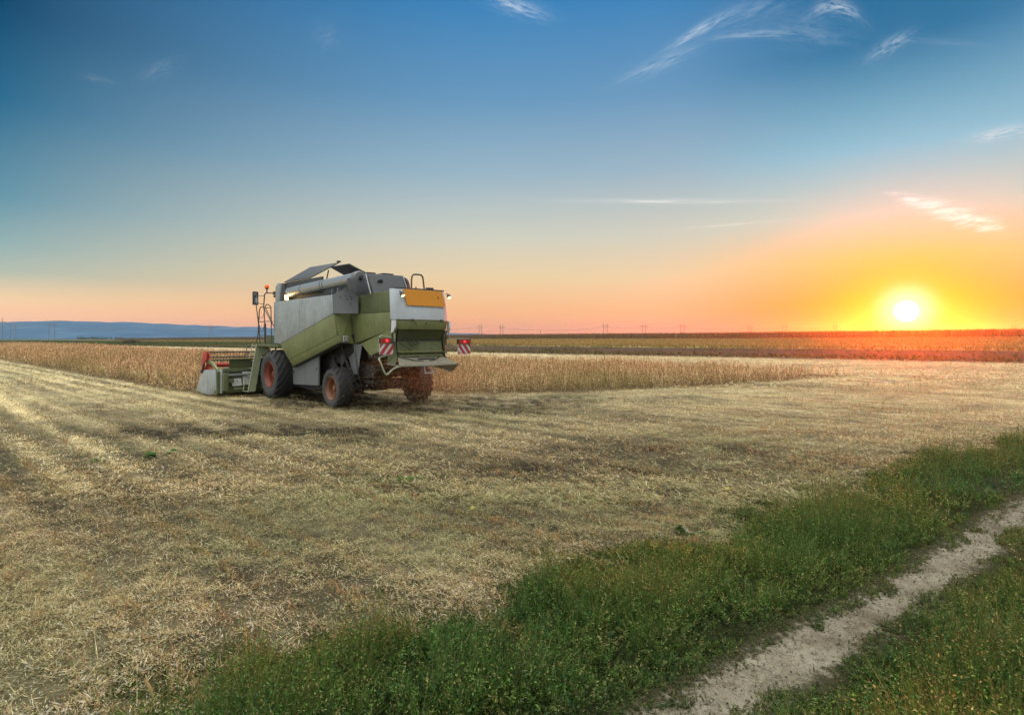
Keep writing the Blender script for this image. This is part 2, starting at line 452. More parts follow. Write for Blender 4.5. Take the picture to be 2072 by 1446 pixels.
# ------------------------------------------------------------------ scattering tools
def unit(v): return v/np.maximum(np.linalg.norm(v, axis=-1, keepdims=True), 1e-9)
def pick(cols, n, w=None):
    cols = np.array(cols); i = rng.choice(len(cols), n, p=None if w is None else np.array(w)/sum(w))
    return cols[i]*(rng.uniform(.75, 1.25, (n, 1)))
def frustum_pts(n, y0, y1, power, spread=1.12):  # points in front of the camera's place, thinning with distance
    u = rng.random(n); e = 2-power
    Y = (y0**e+u*(y1**e-y0**e))**(1/e)
    X = (rng.random(n)*2-1)*spread*(Y+.6)
    return X, Y
def blades(P, D, Ln, W, up):                     # rhombic pieces: base P, direction D, length, width; up hints the face normal
    side = unit(np.cross(D, up))
    mid = P+D*(Ln*.45)[:, None]; w = side*(W*.5)[:, None]
    return np.stack([P, mid+w, P+D*Ln[:, None], mid-w], 1)
def strips(P, D, Ln, W, up):                     # rectangular pieces
    side = unit(np.cross(D, up)); w = side*(W*.5)[:, None]; Q = P+D*Ln[:, None]
    return np.stack([P-w, P+w, Q+w*.8, Q-w*.8], 1)
def rdir(n, e0, e1, az=None):
    a = rng.random(n)*2*PI if az is None else az
    e = rng.uniform(R(e0), R(e1), n)
    return np.stack([np.cos(a)*np.cos(e), np.sin(a)*np.cos(e), np.sin(e)], -1)

def sprigs(P, H, lean, nl, L, W, cols, w, stemcol, stemw, le=(-15, 60), t0=.12, tipcol=None, tipfrac=0., vary=.0):
    n = len(P); az = rng.random(n)*2*PI
    ax = np.stack([np.sin(lean)*np.cos(az), np.sin(lean)*np.sin(az), np.cos(lean)], -1)
    T = P+ax*H[:, None]
    Vs = [strips(P, ax, H, np.full(n, stemw) if np.isscalar(stemw) else stemw, rdir(n, -5, 5))]
    Cs = [np.broadcast_to(np.array(stemcol), (n, 3))*rng.uniform(.7, 1.3, (n, 1))]
    base = pick(cols, n, w)*(1+vary*rng.uniform(-1, 1, (n, 1)))
    for k in range(nl):
        t = t0+(1-t0)*(k+rng.random(n))/nl
        bend = np.stack([np.cos(az), np.sin(az), 0*az], -1)*(H*.25*t*t)[:, None]
        p = P+ax*(H*t)[:, None]+bend*0.6
        d = rdir(n, *le)
        ln = L*rng.uniform(.6, 1.3, n)*(1-.35*t); wd = W*rng.uniform(.7, 1.3, n)
        Vs.append(blades(p, d, ln, wd, rdir(n, 20, 90)))
        c = base*rng.uniform(.7, 1.35, (n, 1))
        if tipcol is not None:
            q = rng.random(n) < tipfrac*t
            c = np.where(q[:, None], np.array(tipcol)*rng.uniform(.7, 1.3, (n, 1)), c)
        Cs.append(c)
    return np.concatenate(Vs), np.concatenate(Cs)

# ------------------------------------------------------------------ straw litter on the cut field
def litter():
    Vs = []; Cs = []
    pal = [(.64, .54, .31), (.55, .45, .225), (.46, .34, .155), (.50, .30, .13), (.32, .31, .145), (.66, .60, .42), (.12, .085, .045), (.27, .24, .11)]
    for (n, y0, y1, ln, wd, pw, lift) in ((480000, 2.3, 8, .022, .0040, .8, .03), (330000, 2.3, 9, .036, .0056, .9, .045), (80000, 2.3, 14, .12, .0032, .9, .05), (70000, 2.3, 10, .027, .0125, .9, .03), (620000, 7.5, 26, .060, .0115, 1.0, .055), (340000, 24, 95, .16, .04, 1.0, .07)):
        X, Y = frustum_pts(n, y0, y1, pw)
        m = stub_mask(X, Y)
        nb, _ = bound(X, Y)
        cg = fbm(X*2.6, Y*3.4, 91)*.6+vnoise(X*9, Y*9, 92)*.4
        keep = (verge_d(X, Y) < .12) & (rng.random(n) < (.24+.85*m)*np.clip((cg-.31)*4.2, .13, 1)*np.clip(1+.8*row_val(X, Y), .3, 1)) & (~inpoly(X, Y, CROP)) & (nb < .5)
        X, Y, m = X[keep], Y[keep], m[keep]; k = len(X)
        az = rng.random(k)*2*PI
        lie = rng.random(k) < .35
        az = np.where(lie, RA+rng.normal(0, .5, k), az)
        D = rdir(k, -6, 28, az)
        cl = fbm(X*3, Y*3, 77)
        P = np.stack([X, Y, gz(X, Y)+rng.random(k)**2*lift*(0.3+1.4*cl)+np.clip(cg[keep]-.42, 0, 1)*lift*3+.004], -1)
        near = sstep(3, 6.5, np.hypot(X, Y))
        c = pick(pal, k, [2.8, 3, 1.8, 1.1, 1.9, 1.3, 1.3, 1.5])
        pale = (rng.random(k) < .38*(1-near)) & (ln > .03) & (ln < .1)
        c = np.where(pale[:, None], np.array([.58, .53, .42])*rng.uniform(.5, 1.15, (k, 1)), c)
        c = c*(1+.42*row_val(X, Y))[:, None]
        c = c*(1+.20*sstep(8, 20, np.hypot(X, Y)))[:, None]
        gr = .75*np.clip(fbm(X*.35, Y*.35, 15)-.42+.25*np.exp(-((X-1.5)/2.5)**2-((Y-6.6)/1.6)**2), 0, .42)[:, None]*1.7
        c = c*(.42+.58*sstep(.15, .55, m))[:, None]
        c = c*(1-gr)+np.array([.23, .29, .12])*gr
        L_ = ln*np.clip(rng.lognormal(0, .45, k), .3, 2.6); W_ = wd*rng.uniform(.5, 1.5, k)
        if wd > .012 and ln < .03: c = pick([(.17, .12, .06), (.26, .19, .09), (.13, .15, .06), (.34, .26, .13)], k)
        W_ = np.where(pale, W_*1.25, W_)
        Vs.append(blades(P, D, L_, W_, rdir(k, 55, 90))); Cs.append(c)
    tag(quads('straw_litter', np.concatenate(Vs), np.concatenate(Cs), M['straw']), 'pale chopped straw and pods lying over the cut field', 'straw', kind='stuff')
dirt_path()
litter()

def stubble():
    Vs = []; Cs = []
    for (n, y0, y1, sc_, k_) in ((30000, 2.4, 10, .95, 4), (40000, 9, 30, 1.3, 3), (26000, 28, 80, 2., 2)):
        X, Y = frustum_pts(n, y0, y1, 1.0)
        s = X*NV[0]+Y*NV[1]; a = X*RV[0]+Y*RV[1]
        s2 = np.round(s/.45)*.45+rng.normal(0, .05, n)
        X = s2*NV[0]+a*RV[0]; Y = s2*NV[1]+a*RV[1]
        cl = vnoise(X*1.6, Y*1.6, 33)
        keep = (verge_d(X, Y) < .25) & (~inpoly(X, Y, CROP)) & (rng.random(n) < .15+1.3*np.clip(cl-.3, 0, 1)) & (bound(X, Y)[0] < 0) & (Y > 1.8)
        X, Y = X[keep], Y[keep]; k = len(X)
        P = np.stack([X, Y, gz(X, Y)-.005], -1)
        V, C = sprigs(P, rng.uniform(.03, .11, k)*sc_, np.abs(rng.normal(0, .4, k)), k_, .05*sc_, .006*sc_,
                      [(.46, .31, .15), (.42, .36, .18), (.30, .18, .085), (.16, .25, .06)], [3, 3, 2, 1.6], (.40, .27, .12), .007*sc_, (10, 75))
        Vs.append(V); Cs.append(C)
    tag(quads('stubble', np.concatenate(Vs), np.concatenate(Cs), M['straw']), 'short dry stalks left standing in the cut field', 'stubble', kind='stuff')
stubble()

# ------------------------------------------------------------------ grass beside the path
def grass():
    greens = [(.066, .155, .028), (.115, .235, .045), (.052, .135, .050), (.180, .255, .070), (.26, .26, .10)]
    out = {0: ([], []), 1: ([], [])}
    for (n, y0, y1, sc_, nl) in ((95000, 1.6, 6.5, 1.0, 14), (48000, 6, 13, 1.4, 11), (24000, 12, 42, 2.4, 8)):
        X, Y = frustum_pts(n, y0, y1, .7, 1.2)
        vd = verge_d(X, Y); pd = path_d(X, Y)
        pw = .135+(fbm(X*1.1, X*0, 50)-.5)*.20+(vnoise(X*4, Y*4, 41)-.5)*.16+(vnoise(X*11, Y*11, 47)-.5)*.10
        for side in (0, 1):
            gap = fbm(X*2.2, Y*2.6, 83)*.6+vnoise(X*6.5, Y*6.5, 84)*.4
            ok = (rng.random(n) < np.clip((gap-.30)*4.2, .10, 1)) & (vd > rng.normal(0, .22, n)) & ((pd > pw) if side == 0 else (pd < -pw-.02))
            x, y = X[ok], Y[ok]; k = len(x)
            e = np.minimum(np.abs(pd[ok])-pw[ok], vd[ok]+.1)
            cl = fbm(x*1.8, y*1.8, 45)
            H = (.04+.24*sstep(0, .8, e)*np.clip((gap[ok]-.26)*3.2, .12, 1.35)*(.30+1.5*cl)*(.6+.8*vnoise(x*.9, y*1.1, 58)))*rng.uniform(.5, 1.35, k)
            if side == 1: H = H*1.25
            H = H*(1+.12*(sc_-1))
            P = np.stack([x, y, gz(x, y)-.01], -1)
            lean = np.abs(rng.normal(.25, .42, k)).clip(0, 1.25)
            V, C = sprigs(P, H, lean, nl, .030*sc_, .0085*sc_, greens, [4, 3, 3, 1.6, .9], (.11, .15, .045), .0028*sc_, (-20, 65), .1, (.34, .32, .13), .16, .62)
            tint = np.clip(fbm(x*.9, y*.9, 46)-.45, -.3, .4)
            kk = np.tile(tint, nl+1)[:, None]
            C = C*(1+kk*np.array([1.0, .35, .1])*1.3)
            e2 = np.tile(sstep(.5, 0, e), nl+1)[:, None]
            C = C*(1-.45*e2)+np.array([.10, .085, .05])*.45*e2
            out[side][0].append(V); out[side][1].append(C)
            # thin grass blades between the leafy sprigs
            q = rng.random(k) < .5; kb = int(q.sum())
            D = rdir(kb, 35, 88)
            Vb = blades(P[q], D, H[q]*rng.uniform(.9, 1.7, kb), np.full(kb, .0045*sc_), rdir(kb, 0, 30))
            Cb = pick([(.08, .16, .035), (.14, .21, .055), (.26, .26, .10)], kb, [3, 2, .45])
            out[side][0].append(Vb); out[side][1].append(Cb)
    for (n, y0, y1, s_) in ((280000, 1.6, 8, 1.0), (110000, 7.5, 40, 2.4)):
        X, Y = frustum_pts(n, y0, y1, .8, 1.2); vd = verge_d(X, Y); pd = path_d(X, Y)
        pw = .17+(fbm(X*1.1, X*0, 50)-.5)*.20+(vnoise(X*4, Y*4, 41)-.5)*.16
        for side in (0, 1):
            ok = (vd > rng.uniform(-.3, .2, n)) & ((pd > pw-rng.random(n)**3*.12) if side == 0 else (pd < -pw+rng.random(n)**3*.12))
            x, y = X[ok], Y[ok]; k = len(x)
            P = np.stack([x, y, gz(x, y)+rng.random(k)**2*.045+.003], -1)
            out[side][0].append(blades(P, rdir(k, -10, 45), .034*s_*rng.uniform(.5, 1.4, k), .0105*s_*rng.uniform(.6, 1.4, k), rdir(k, 50, 90)))
            cc = pick([(.035, .065, .018), (.055, .09, .024), (.025, .042, .014), (.12, .10, .045), (.06, .042, .024)], k, [3, 2.5, 2, .7, 1.2])  # dead low leaves, coloured extra dark to stand for shade between the sprigs
            ed = sstep(.25, 0, np.abs(pd[ok])-pw[ok])[:, None]
            out[side][1].append(cc*(1-.5*ed)+np.array([.17, .15, .075])*.5*ed)
    tag(quads('grass_verge', np.concatenate(out[0][0]), np.concatenate(out[0][1]), M['leaf']), 'dark green weedy grass between the stubble and the path', 'grass', kind='stuff')
    tag(quads('grass_bank', np.concatenate(out[1][0]), np.concatenate(out[1][1]), M['leaf']), 'green weedy grass on the near side of the path', 'grass', kind='stuff')
grass()

# ------------------------------------------------------------------ standing ripe crop
def crop():
    Vs = []; Cs = []
    bx0, bx1, by0, by1 = -160, 22, 21, 178
    n = 880000
    X = rng.uniform(bx0, bx1, n); Y = rng.uniform(by0, by1, n)
    s = X*NV[0]+Y*NV[1]; a = X*RV[0]+Y*RV[1]
    s2 = np.round(s/.45)*.45+rng.normal(0, .09, n)
    X = s2*NV[0]+a*RV[0]; Y = s2*NV[1]+a*RV[1]
    jx = (vnoise(X*1.1, Y*1.1, 3)-.5)*.9
    ins = inpoly(X+jx, Y+jx*.3, CROP) & (np.abs(X) < 1.15*Y)
    X, Y = X[ins], Y[ins]
    d = np.hypot(X, Y)
    dens = np.clip((27/d)**1.5, .07, 1)
    keep = rng.random(len(X)) < dens*(1-.85*sstep(9, 19.5, X))
    X, Y, d = X[keep], Y[keep], d[keep]; k = len(X)
    sc_ = np.clip((d/27)**.72, 1, 3.4)
    hv = fbm(X*.3, Y*.3, 19)
    H = (.58+.55*hv)*rng.uniform(.66, 1.18, k)*(1-.45*sstep(8, 20, X))*(1-.25*(fbm(X*.8, Y*.8, 66) < .42))
    P = np.stack([X, Y, gz(X, Y)-.02], -1)
    pal = [(.70, .50, .26), (.79, .61, .34), (.55, .385, .19), (.37, .36, .12), (.21, .14, .07)]
    nearm = d < 42
    for msk, nl in ((nearm, 17), (~nearm, 9)):
        p = P[msk]; kk = len(p)
        if not kk: continue
        n_ = kk
        V, C = sprigs(p, H[msk], np.abs(rng.normal(0, .24, n_)), nl, 1, 1, pal, [4, 3, 3, .9, 1.2], (.26, .17, .08), .014*sc_[msk], (-70, 60), .14)
        # scale leaves by distance: rebuild around their base point
        q = V[n_:]; scl = np.tile(sc_[msk], nl)[:, None]
        b = q[:, 0, :]; dv = unit(q[:, 2, :]-b); sd = unit(q[:, 1, :]-q[:, 3, :])
        ln = .085*scl*rng.uniform(.6, 1.4, (len(q), 1)); wd = .026*scl*rng.uniform(.6, 1.4, (len(q), 1))
        off = rdir(len(q), -30, 60)*.05*scl*rng.random((len(q), 1))
        b = b+off
        q = np.stack([b, b+dv*ln*.5+sd*wd*.5, b+dv*ln, b+dv*ln*.5-sd*wd*.5], 1)
        V = np.concatenate([V[:n_], q])
        gp = np.clip(fbm(p[:, 0]*.35, p[:, 1]*.35, 23)-.52, 0, .3)*2.2
        gg = np.tile(gp, nl+1)[:, None]*(rng.random((len(V), 1)) < .75)
        C = C*(1-gg)+np.array([.19, .22, .05])*gg
        Vs.append(V); Cs.append(C)
    tag(quads('standing_crop', np.concatenate(Vs), np.concatenate(Cs), M['crop']), 'ripe tan bean crop still standing behind the harvester', 'crop', kind='stuff')
crop()

# ------------------------------------------------------------------ strips beyond the field
def strip_pts(n, n0, n1, l0, l1):
    a = rng.uniform(n0, n1, n); l = rng.uniform(l0, l1, n)
    return B0[0]+a*BN[0]+l*BD[0], B0[1]+a*BN[1]+l*BD[1], a, l
def far_strips():
    # weeds on the ploughed strip
    X, Y, a, l = strip_pts(26000, .3, 46, -130, 190)
    w = fbm(X*.16, Y*.16, 61)
    keep = rng.random(len(X)) < np.where(a < 9, .9, np.clip((w-.56)*4, 0, .7)+.04)
    X, Y, a = X[keep], Y[keep], a[keep]; k = len(X)
    P = np.stack([X, Y, gz(X, Y)-.02], -1)
    tall = rng.random(k)
    H = rng.uniform(.15, .5, k)*(1+.9*(tall > .96))*np.where(a < 9, 1, .8)
    V, C = sprigs(P, H, np.abs(rng.normal(.1, .3, k)), 7, .28, .10, [(.09, .12, .035), (.14, .15, .045), (.20, .16, .06), (.06, .08, .03)], [3, 3, 2, 2], (.12, .10, .05), .03)
    tag(quads('weeds', V, C, M['leaf']), 'green and brown weeds along the ploughed strip', 'weeds', kind='stuff')
    # yellow crop strip
    X, Y, a, l = strip_pts(90000, 48, 148, -190, 330)
    k = len(X); P = np.stack([X, Y, gz(X, Y)-.05], -1)
    V, C = sprigs(P, rng.uniform(.35, .62, k), np.abs(rng.normal(0, .3, k)), 4, .42, .15, [(.36, .24, .085), (.40, .28, .10), (.31, .22, .075), (.24, .20, .065)], [3, 3, 2, 1], (.25, .18, .07), .05)
    fr = np.tile(sstep(60, 48, a), 5)[:, None]; C = C*(1-.6*fr)+np.array([.10, .13, .035])*.6*fr
    tag(quads('yellow_field', V, C, M['crop']), 'low yellow crop beyond the ploughed strip', 'crop', kind='stuff')
    # maize
    X, Y, a, l = strip_pts(30000, 140, 176, -260, 520)
    k = len(X); P = np.stack([X, Y, gz(X, Y)-.05], -1)
    H = rng.uniform(2.15, 2.6, k)*np.interp(l, [-240, 150, 420, 520], [1.12, 1.05, .85, .7])
    V, C = sprigs(P, H, np.abs(rng.normal(0, .06, k)), 7, .75, .17, [(.12, .075, .032), (.17, .11, .045), (.085, .065, .03), (.09, .10, .035)], [3, 3, 2, 1.2], (.2, .14, .06), .10, (-30, 70), .2)
    tag(quads('maize_field', V, C, M['crop']), 'tall brown maize along the right horizon', 'maize', kind='stuff')
    # green strip on the left: low leafy crop
    X, Y, a, l = strip_pts(26000, 2, 130, 110, 420)
    k = len(X); P = np.stack([X, Y, gz(X, Y)-.05], -1)
    V, C = sprigs(P, rng.uniform(.15, .45, k), np.abs(rng.normal(0, .3, k)), 3, .6, .3, [(.05, .10, .03), (.07, .125, .035), (.09, .12, .04)], None, (.06, .09, .03), .06)
    tag(quads('green_field', V, C, M['leaf']), 'strip of low green crop beyond the left of the ripe crop', 'crop', kind='stuff')
far_strips()

# ------------------------------------------------------------------ hills and distant trees
def hills():
    az = np.linspace(R(-58), R(58), 380)           # from +Y, to the right
    px = np.tan(az)*1151+1036
    top = np.interp(px, [-900, -300, 0, 95, 200, 290, 420, 520, 560, 700, 905, 960, 1010, 1060, 1200, 2600],
                    [18, 20, 24, 28.5, 28.8, 27.5, 23.5, 21.5, 20.5, 17, 12.0, 11, 8.2, 3.5, 1.0, .5])
    top = top+(vnoise(az*55, az*0, 3)-.5)*2.2*(top > 6)+(vnoise(az*150, az*0, 5)-.5)*.7*(top > 6)
    D = 950.; rows = 16; V = []
    for j in range(rows):
        q = j/(rows-1)
        dd = D*(1-.22*(1-q))
        prof = q**1.35
        z = top/1151*D/np.cos(az)*prof
        z = z*(1+(fbm(az*30+j*.5, az*0+j*.4, 9)-.5)*.35*q*(1-q)*4)-1.0*(1-q)
        V.append(np.stack([np.tan(az)*dd, np.full_like(az, dd), z+.2], -1))
    V.append(np.stack([np.tan(az)*D*1.12, np.full_like(az, D*1.12), np.full_like(az, -.6)], -1))
    V = np.stack(V, 0); nr, n = V.shape[:2]
    mb = MB(); mb.v = [tuple(p) for p in V.reshape(-1, 3)]
    mb.f = [(i*n+j, i*n+j+1, (i+1)*n+j+1, (i+1)*n+j) for i in range(nr-1) for j in range(n-1)]
    mb.smooth = True
    m_, t_, b_ = newmat('haze_tinted_hills')
    co = t_.n('ShaderNodeNewGeometry').outputs['Position']
    c = t_.ramp(t_.noise(t_.mapping(co, (1, 1, 3)), .02, 6, .65), [(.4, (.045, .10, .18, 1)), (.55, (.06, .13, .22, 1)), (.7, (.12, .19, .27, 1))])  # woodland colour shifted to blue, standing in for haze over distance
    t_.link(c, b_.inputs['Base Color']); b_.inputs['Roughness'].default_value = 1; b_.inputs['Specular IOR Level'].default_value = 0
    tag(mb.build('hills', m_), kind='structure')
hills()

def treeline():
    Vs = []; Cs = []
    for (x0, x1, h, cnt) in ((155, 250, 2.4, 60), (318, 560, 2.0, 110), (-300, 150, .9, 60), (470, 480, 3.7, 2), (1010, 1090, 2.0, 30)):
        for i in range(cnt):
            px = random.uniform(x0, x1); Dd = random.uniform(640, 715)
            X = (px-1036)/1151*Dd; hh = h*random.uniform(.5, 1.15); w = hh*random.uniform(.9, 1.6)
            k = 26; u = rng.normal(0, 1, (k, 3)); u = unit(u)*rng.random((k, 1))**.4
            P = np.stack([X+u[:, 0]*w*.8, Dd+u[:, 1]*w*.8, hh*.52+u[:, 2]*hh*.5], -1)
            Vs.append(blades(P, rdir(k, -30, 80), np.full(k, hh*.42), np.full(k, hh*.34), rdir(k, -40, 60)))
            Cs.append(pick([(.035, .05, .025), (.05, .06, .03), (.06, .055, .03)], k))
    tag(quads('distant_trees', np.concatenate(Vs), np.concatenate(Cs), M['leaf']), 'line of dark distant trees at the foot of the hills', 'trees', kind='stuff')
treeline()

def shrub():
    r_ = empty('shrub', (-134, 200, float(gz(-134, 200))))
    k = 900; u = unit(rng.normal(0, 1, (k, 3)))*rng.random((k, 1))**.35
    P = np.stack([u[:, 0]*3.0*(1+.2*np.sin(u[:, 0]*9)), u[:, 1]*1.6, .62+u[:, 2]*.62*(1+.3*np.sin(u[:, 0]*7+1))], -1)
    f = quads('foliage', blades(P, rdir(k, -20, 80), rng.uniform(.25, .5, k), rng.uniform(.12, .25, k), rdir(k, -40, 60)), pick([(.06, .05, .03), (.05, .06, .03), (.09, .07, .04)], k), M['leaf'])
    f.parent = r_
    for i in range(7): MB().tube([(-2+i*.65, 0, 0), (-2.1+i*.7, .1, .5), (-2.2+i*.75, 0, .95)], [.05, .035, .015], 5).build('stem', M['pole'], r_)
    tag(r_, 'low wide dark bush standing alone in the green strip', 'shrub')
shrub()

# ------------------------------------------------------------------ pylons, poles and wires
def pylon_mesh(H, w):
    a = MB()
    for s in (-1, 1): a.tube([(s*w*.56, 0, 0), (s*w*.5, 0, H)], [.34, .20], 6)
    return a
def make_pylon(H=22., w=5.):
    root = empty('power_pylon')
    for s in (-1, 1):
        MB().tube([(s*w*.56, 0, 0), (s*w*.5, 0, H)], [.34, .22], 6).build('leg', M['pole'], root)
    MB().box(-w*1.05, w*1.05, -.18, .18, H*.80, H*.80+.45).build('crossarm', M['pole'], root)
    for s in (-1, 0, 1): MB().tube([(s*w, 0, H*.80), (s*w, 0, H*.80-1.3)], .13, 5).build('insulator', M['pole'], root)
    MB().tube([(-w*.53, 0, H*.45), (w*.5, 0, H*.8)], .1, 5).tube([(w*.53, 0, H*.45), (-w*.5, 0, H*.8)], .1, 5).build('brace', M['pole'], root)
    return root
def copy_tree(o, parent=None):
    c = o.copy(); COL.objects.link(c); c.parent = parent
    for ch in list(o.children): copy_tree(ch, c)
    return c
PYL = [  # px of the middle, distance, scale, yaw, label
    (-2, 640, 1.13, .5, 'grey two-legged power pylon cut by the left edge of the picture'),
    (27, 700, .92, .55, 'grey two-legged power pylon next to the one at the left edge'),
    (105, 655, .98, .5, 'grey two-legged power pylon standing alone before the highest hill'),
    (426, 700, .87, 1.25, 'narrow grey power pylon seen nearly edge-on left of the harvester mirror'),
    (972, 760, .98, .9, 'first power pylon right of the harvester, close to its right warning board'),
    (1015, 740, .93, .8, 'second power pylon right of the harvester, where the hills fade out'),
    (1225, 760, 1.03, .3, 'two-legged power pylon above the maize with a lone thin pole to its left'),
    (1303, 770, 1.03, .2, 'two-legged power pylon above the maize, middle of three on orange sky'),
    (1381, 780, 1.07, .3, 'two-legged power pylon above the maize, rightmost of three on orange sky'),
    (1517, 800, .96, .1, 'power pylon left one of the pair above the maize, lower than its neighbour'),
    (1587, 790, 1.05, .1, 'power pylon right one of the pair above the maize, taller than its neighbour'),
    (1690, 800, 1.08, .4, 'faint power pylon in the sun glow, the taller left of the sun'),
    (1745, 820, .98, .1, 'faint wide power pylon in the sun glow, directly left of the sun'),
    (1940, 830, 1.08, .1, 'faint power pylon just right of the sun'),
    (2052, 830, 1.05, .1, 'faint power pylon near the right edge, well right of the sun')]
proto = None; PPOS = []
for i, (px, Y, s, yaw, lab) in enumerate(PYL):
    if proto is None: proto = make_pylon(); o = proto
    else: o = copy_tree(proto)
    X = (px-1036)/1151*Y
    o.location = (X, Y, -.3); o.scale = (s, s, s); o.rotation_euler = (0, 0, yaw)
    tag(o, lab, 'pylon', 'power pylons along the horizon')
    PPOS.append((X, Y, s, yaw))
up = empty('utility_pole', ((1094-1036)/1151*520, 520, 0))
MB().tube([(0, 0, 0), (0, 0, 9.5)], [.22, .16], 6).build('post', M['pole'], up)
MB().box(-.9, .9, -.09, .09, 8.8, 9.0).build('crossarm', M['pole'], up)
tag(up, 'single thin pole on the horizon among the two-legged pylons', 'pole')
def wires(order, label):
    for c, nm in ((-1, 'left'), (0, 'middle'), (1, 'right')):
        pts = []
        for (a, b) in zip(order[:-1], order[1:]):
            xa, ya, sa, wa = a; xb, yb, sb, wb = b
            pa = Vector((xa+c*5*sa*math.cos(wa), ya+c*5*sa*math.sin(wa), 22*sa*.80-1.6)); pb = Vector((xb+c*5*sb*math.cos(wb), yb+c*5*sb*math.sin(wb), 22*sb*.80-1.6))
            sag = min(6.5, (pb-pa).length*.028)
            for k in range(10):
                t_ = k/10; p = pa.lerp(pb, t_); p.z -= sag*4*t_*(1-t_); pts.append(p)
        pts.append(pb)
        o = MB().tube(pts, .045, 4).build('power_line', M['pole'])
        tag(o, f'{label}, {["lower left wire", "middle wire", "lower right wire"][c+1]} of three', 'wire', 'overhead wires between the pylons')
L0 = (-1400, 660, 1.1, .5); R0 = (1100, 850, 1.05, .1)
wires([L0]+[PPOS[i] for i in (0, 2, 3, 4)], 'thin sagging wire on the pylons before the left hills')
wires([PPOS[i] for i in (5, 6, 7, 8, 9, 10, 11, 12, 13, 14)]+[R0], 'thin sagging wire on the pylons above the maize')
tm = empty('radio_mast', ((287-1036)/1151*947, 947, 24.2))
MB().tube([(0, 0, -2.5), (0, 0, 4.0)], [.45, .3], 6).build('tower', M['pole'], tm); MB().tube([(0, 0, 4.0), (0, 0, 6.6)], [.22, .12], 5).build('antenna', M['pole'], tm)
tag(tm, 'tiny radio mast on the crest of the blue hills', 'mast')

# ------------------------------------------------------------------ combine harvester (x forward, y to its left, z up)
HV = empty('combine_harvester', (-4.383, 18.596, 0), R(133.5))
tag(HV, 'green and grey combine harvester seen from behind, cutting the ripe crop', 'combine harvester')
def part(name, mb, mat, parent=None, bevel=0, label=None):
    o = mb.build(name, mat, parent or HV, bevel)
    if label: o['label'] = label
    return o
mir = lambda pts: [(x, -y, z) for x, y, z in pts]

# --- wheels
def wheel(cx, cy, Rr, w, rim_r, side, lugs, lugang, rimmat, steer=False):
    """side=+1: outer face towards +y at y=cy"""
    W = empty('wheel', (cx, cy-side*w/2, Rr), 0, HV)
    hw = w/2; r0 = Rr*.955
    prof = [(-hw*.86, rim_r), (-hw*.98, rim_r*1.12), (-hw, (rim_r+r0)/2), (-hw*.97, r0*.90), (-hw*.86, r0*.965), (-hw*.55, r0), (0, r0*1.005),
            (hw*.55, r0), (hw*.86, r0*.965), (hw*.97, r0*.90), (hw, (rim_r+r0)/2), (hw*.98, rim_r*1.12), (hw*.86, rim_r)]
    a = MB(); a.lathe(prof, (0, 0, 0), 56, caps=False); ty = a.build('tyre', M['wallrub'], W)
    b = MB(); t0 = MB()
    # tread band and chevron bars
    b.lathe([(-hw*.95, r0*.93), (-hw*.84, r0*.975), (-hw*.5, r0*1.004), (0, r0*1.01), (hw*.5, r0*1.004), (hw*.84, r0*.975), (hw*.95, r0*.93)], (0, 0, 0), 56, caps=False)
    for s in (-1, 1):
        for k in range(lugs):
            ph = 2*PI*(k+(.5 if s > 0 else 0))/lugs
            rings = []
            for q in (0.02, .35, .7, 1.0, 1.04):
                y = s*q*hw*.96; ang = ph+lugang*q**.9
                dr = (.0 if q < .8 else -.04*Rr*(q-.8)/.2)
                dw = .052*(1 if q < 1 else .9)/Rr*.8
                hi = Rr*1.0+dr-(.08*Rr if q > 1.0 else 0); lo = r0*.93
                ring = []
                for (da, rr) in ((-dw*1.35, lo), (-dw, hi), (dw, hi), (dw*1.35, lo)):
                    ring.append((rr*math.cos(ang+da), y, rr*math.sin(ang+da)))
                rings.append(ring)
            b.loft(rings)
    b.smooth = True
    b.build('tread', M['rubber'], W)
    d = MB(); o = side
    pr = [(o*hw*.90, rim_r*1.01), (o*hw*.95, rim_r*.97), (o*hw*.80, rim_r*.93), (o*hw*.62, rim_r*.86), (o*hw*.58, rim_r*.80), (o*hw*.10, rim_r*.76),
          (o*hw*.02, rim_r*.62), (o*hw*.06, rim_r*.58), (o*hw*.16, rim_r*.34), (o*hw*.30, rim_r*.25), (o*hw*.55, rim_r*.22), (o*hw*.57, rim_r*.12), (o*hw*.57, .01)]
    d.lathe(pr, (0, 0, 0), 40, caps=False)
    nb = d
    for k in range(8):
        q = 2*PI*k/8; nb.lathe([(o*hw*.05, .022), (o*hw*.26, .022), (o*hw*.27, .003)], (rim_r*.44*math.cos(q), 0, rim_r*.44*math.sin(q)), 6)
    d.build('rim', rimmat, W)
    return W
wheel(4.30, 1.92, .885, .70, .465, 1, 18, .62, M['rimred'])
wheel(4.30, -1.92, .885, .70, .465, -1, 18, .62, M['rimred'])
wheel(0, 1.65, .645, .50, .375, 1, 17, .55, M['rimpale'])
wheel(0, -1.78, .645, .50, .375, -1, 17, .55, M['rimpale'])

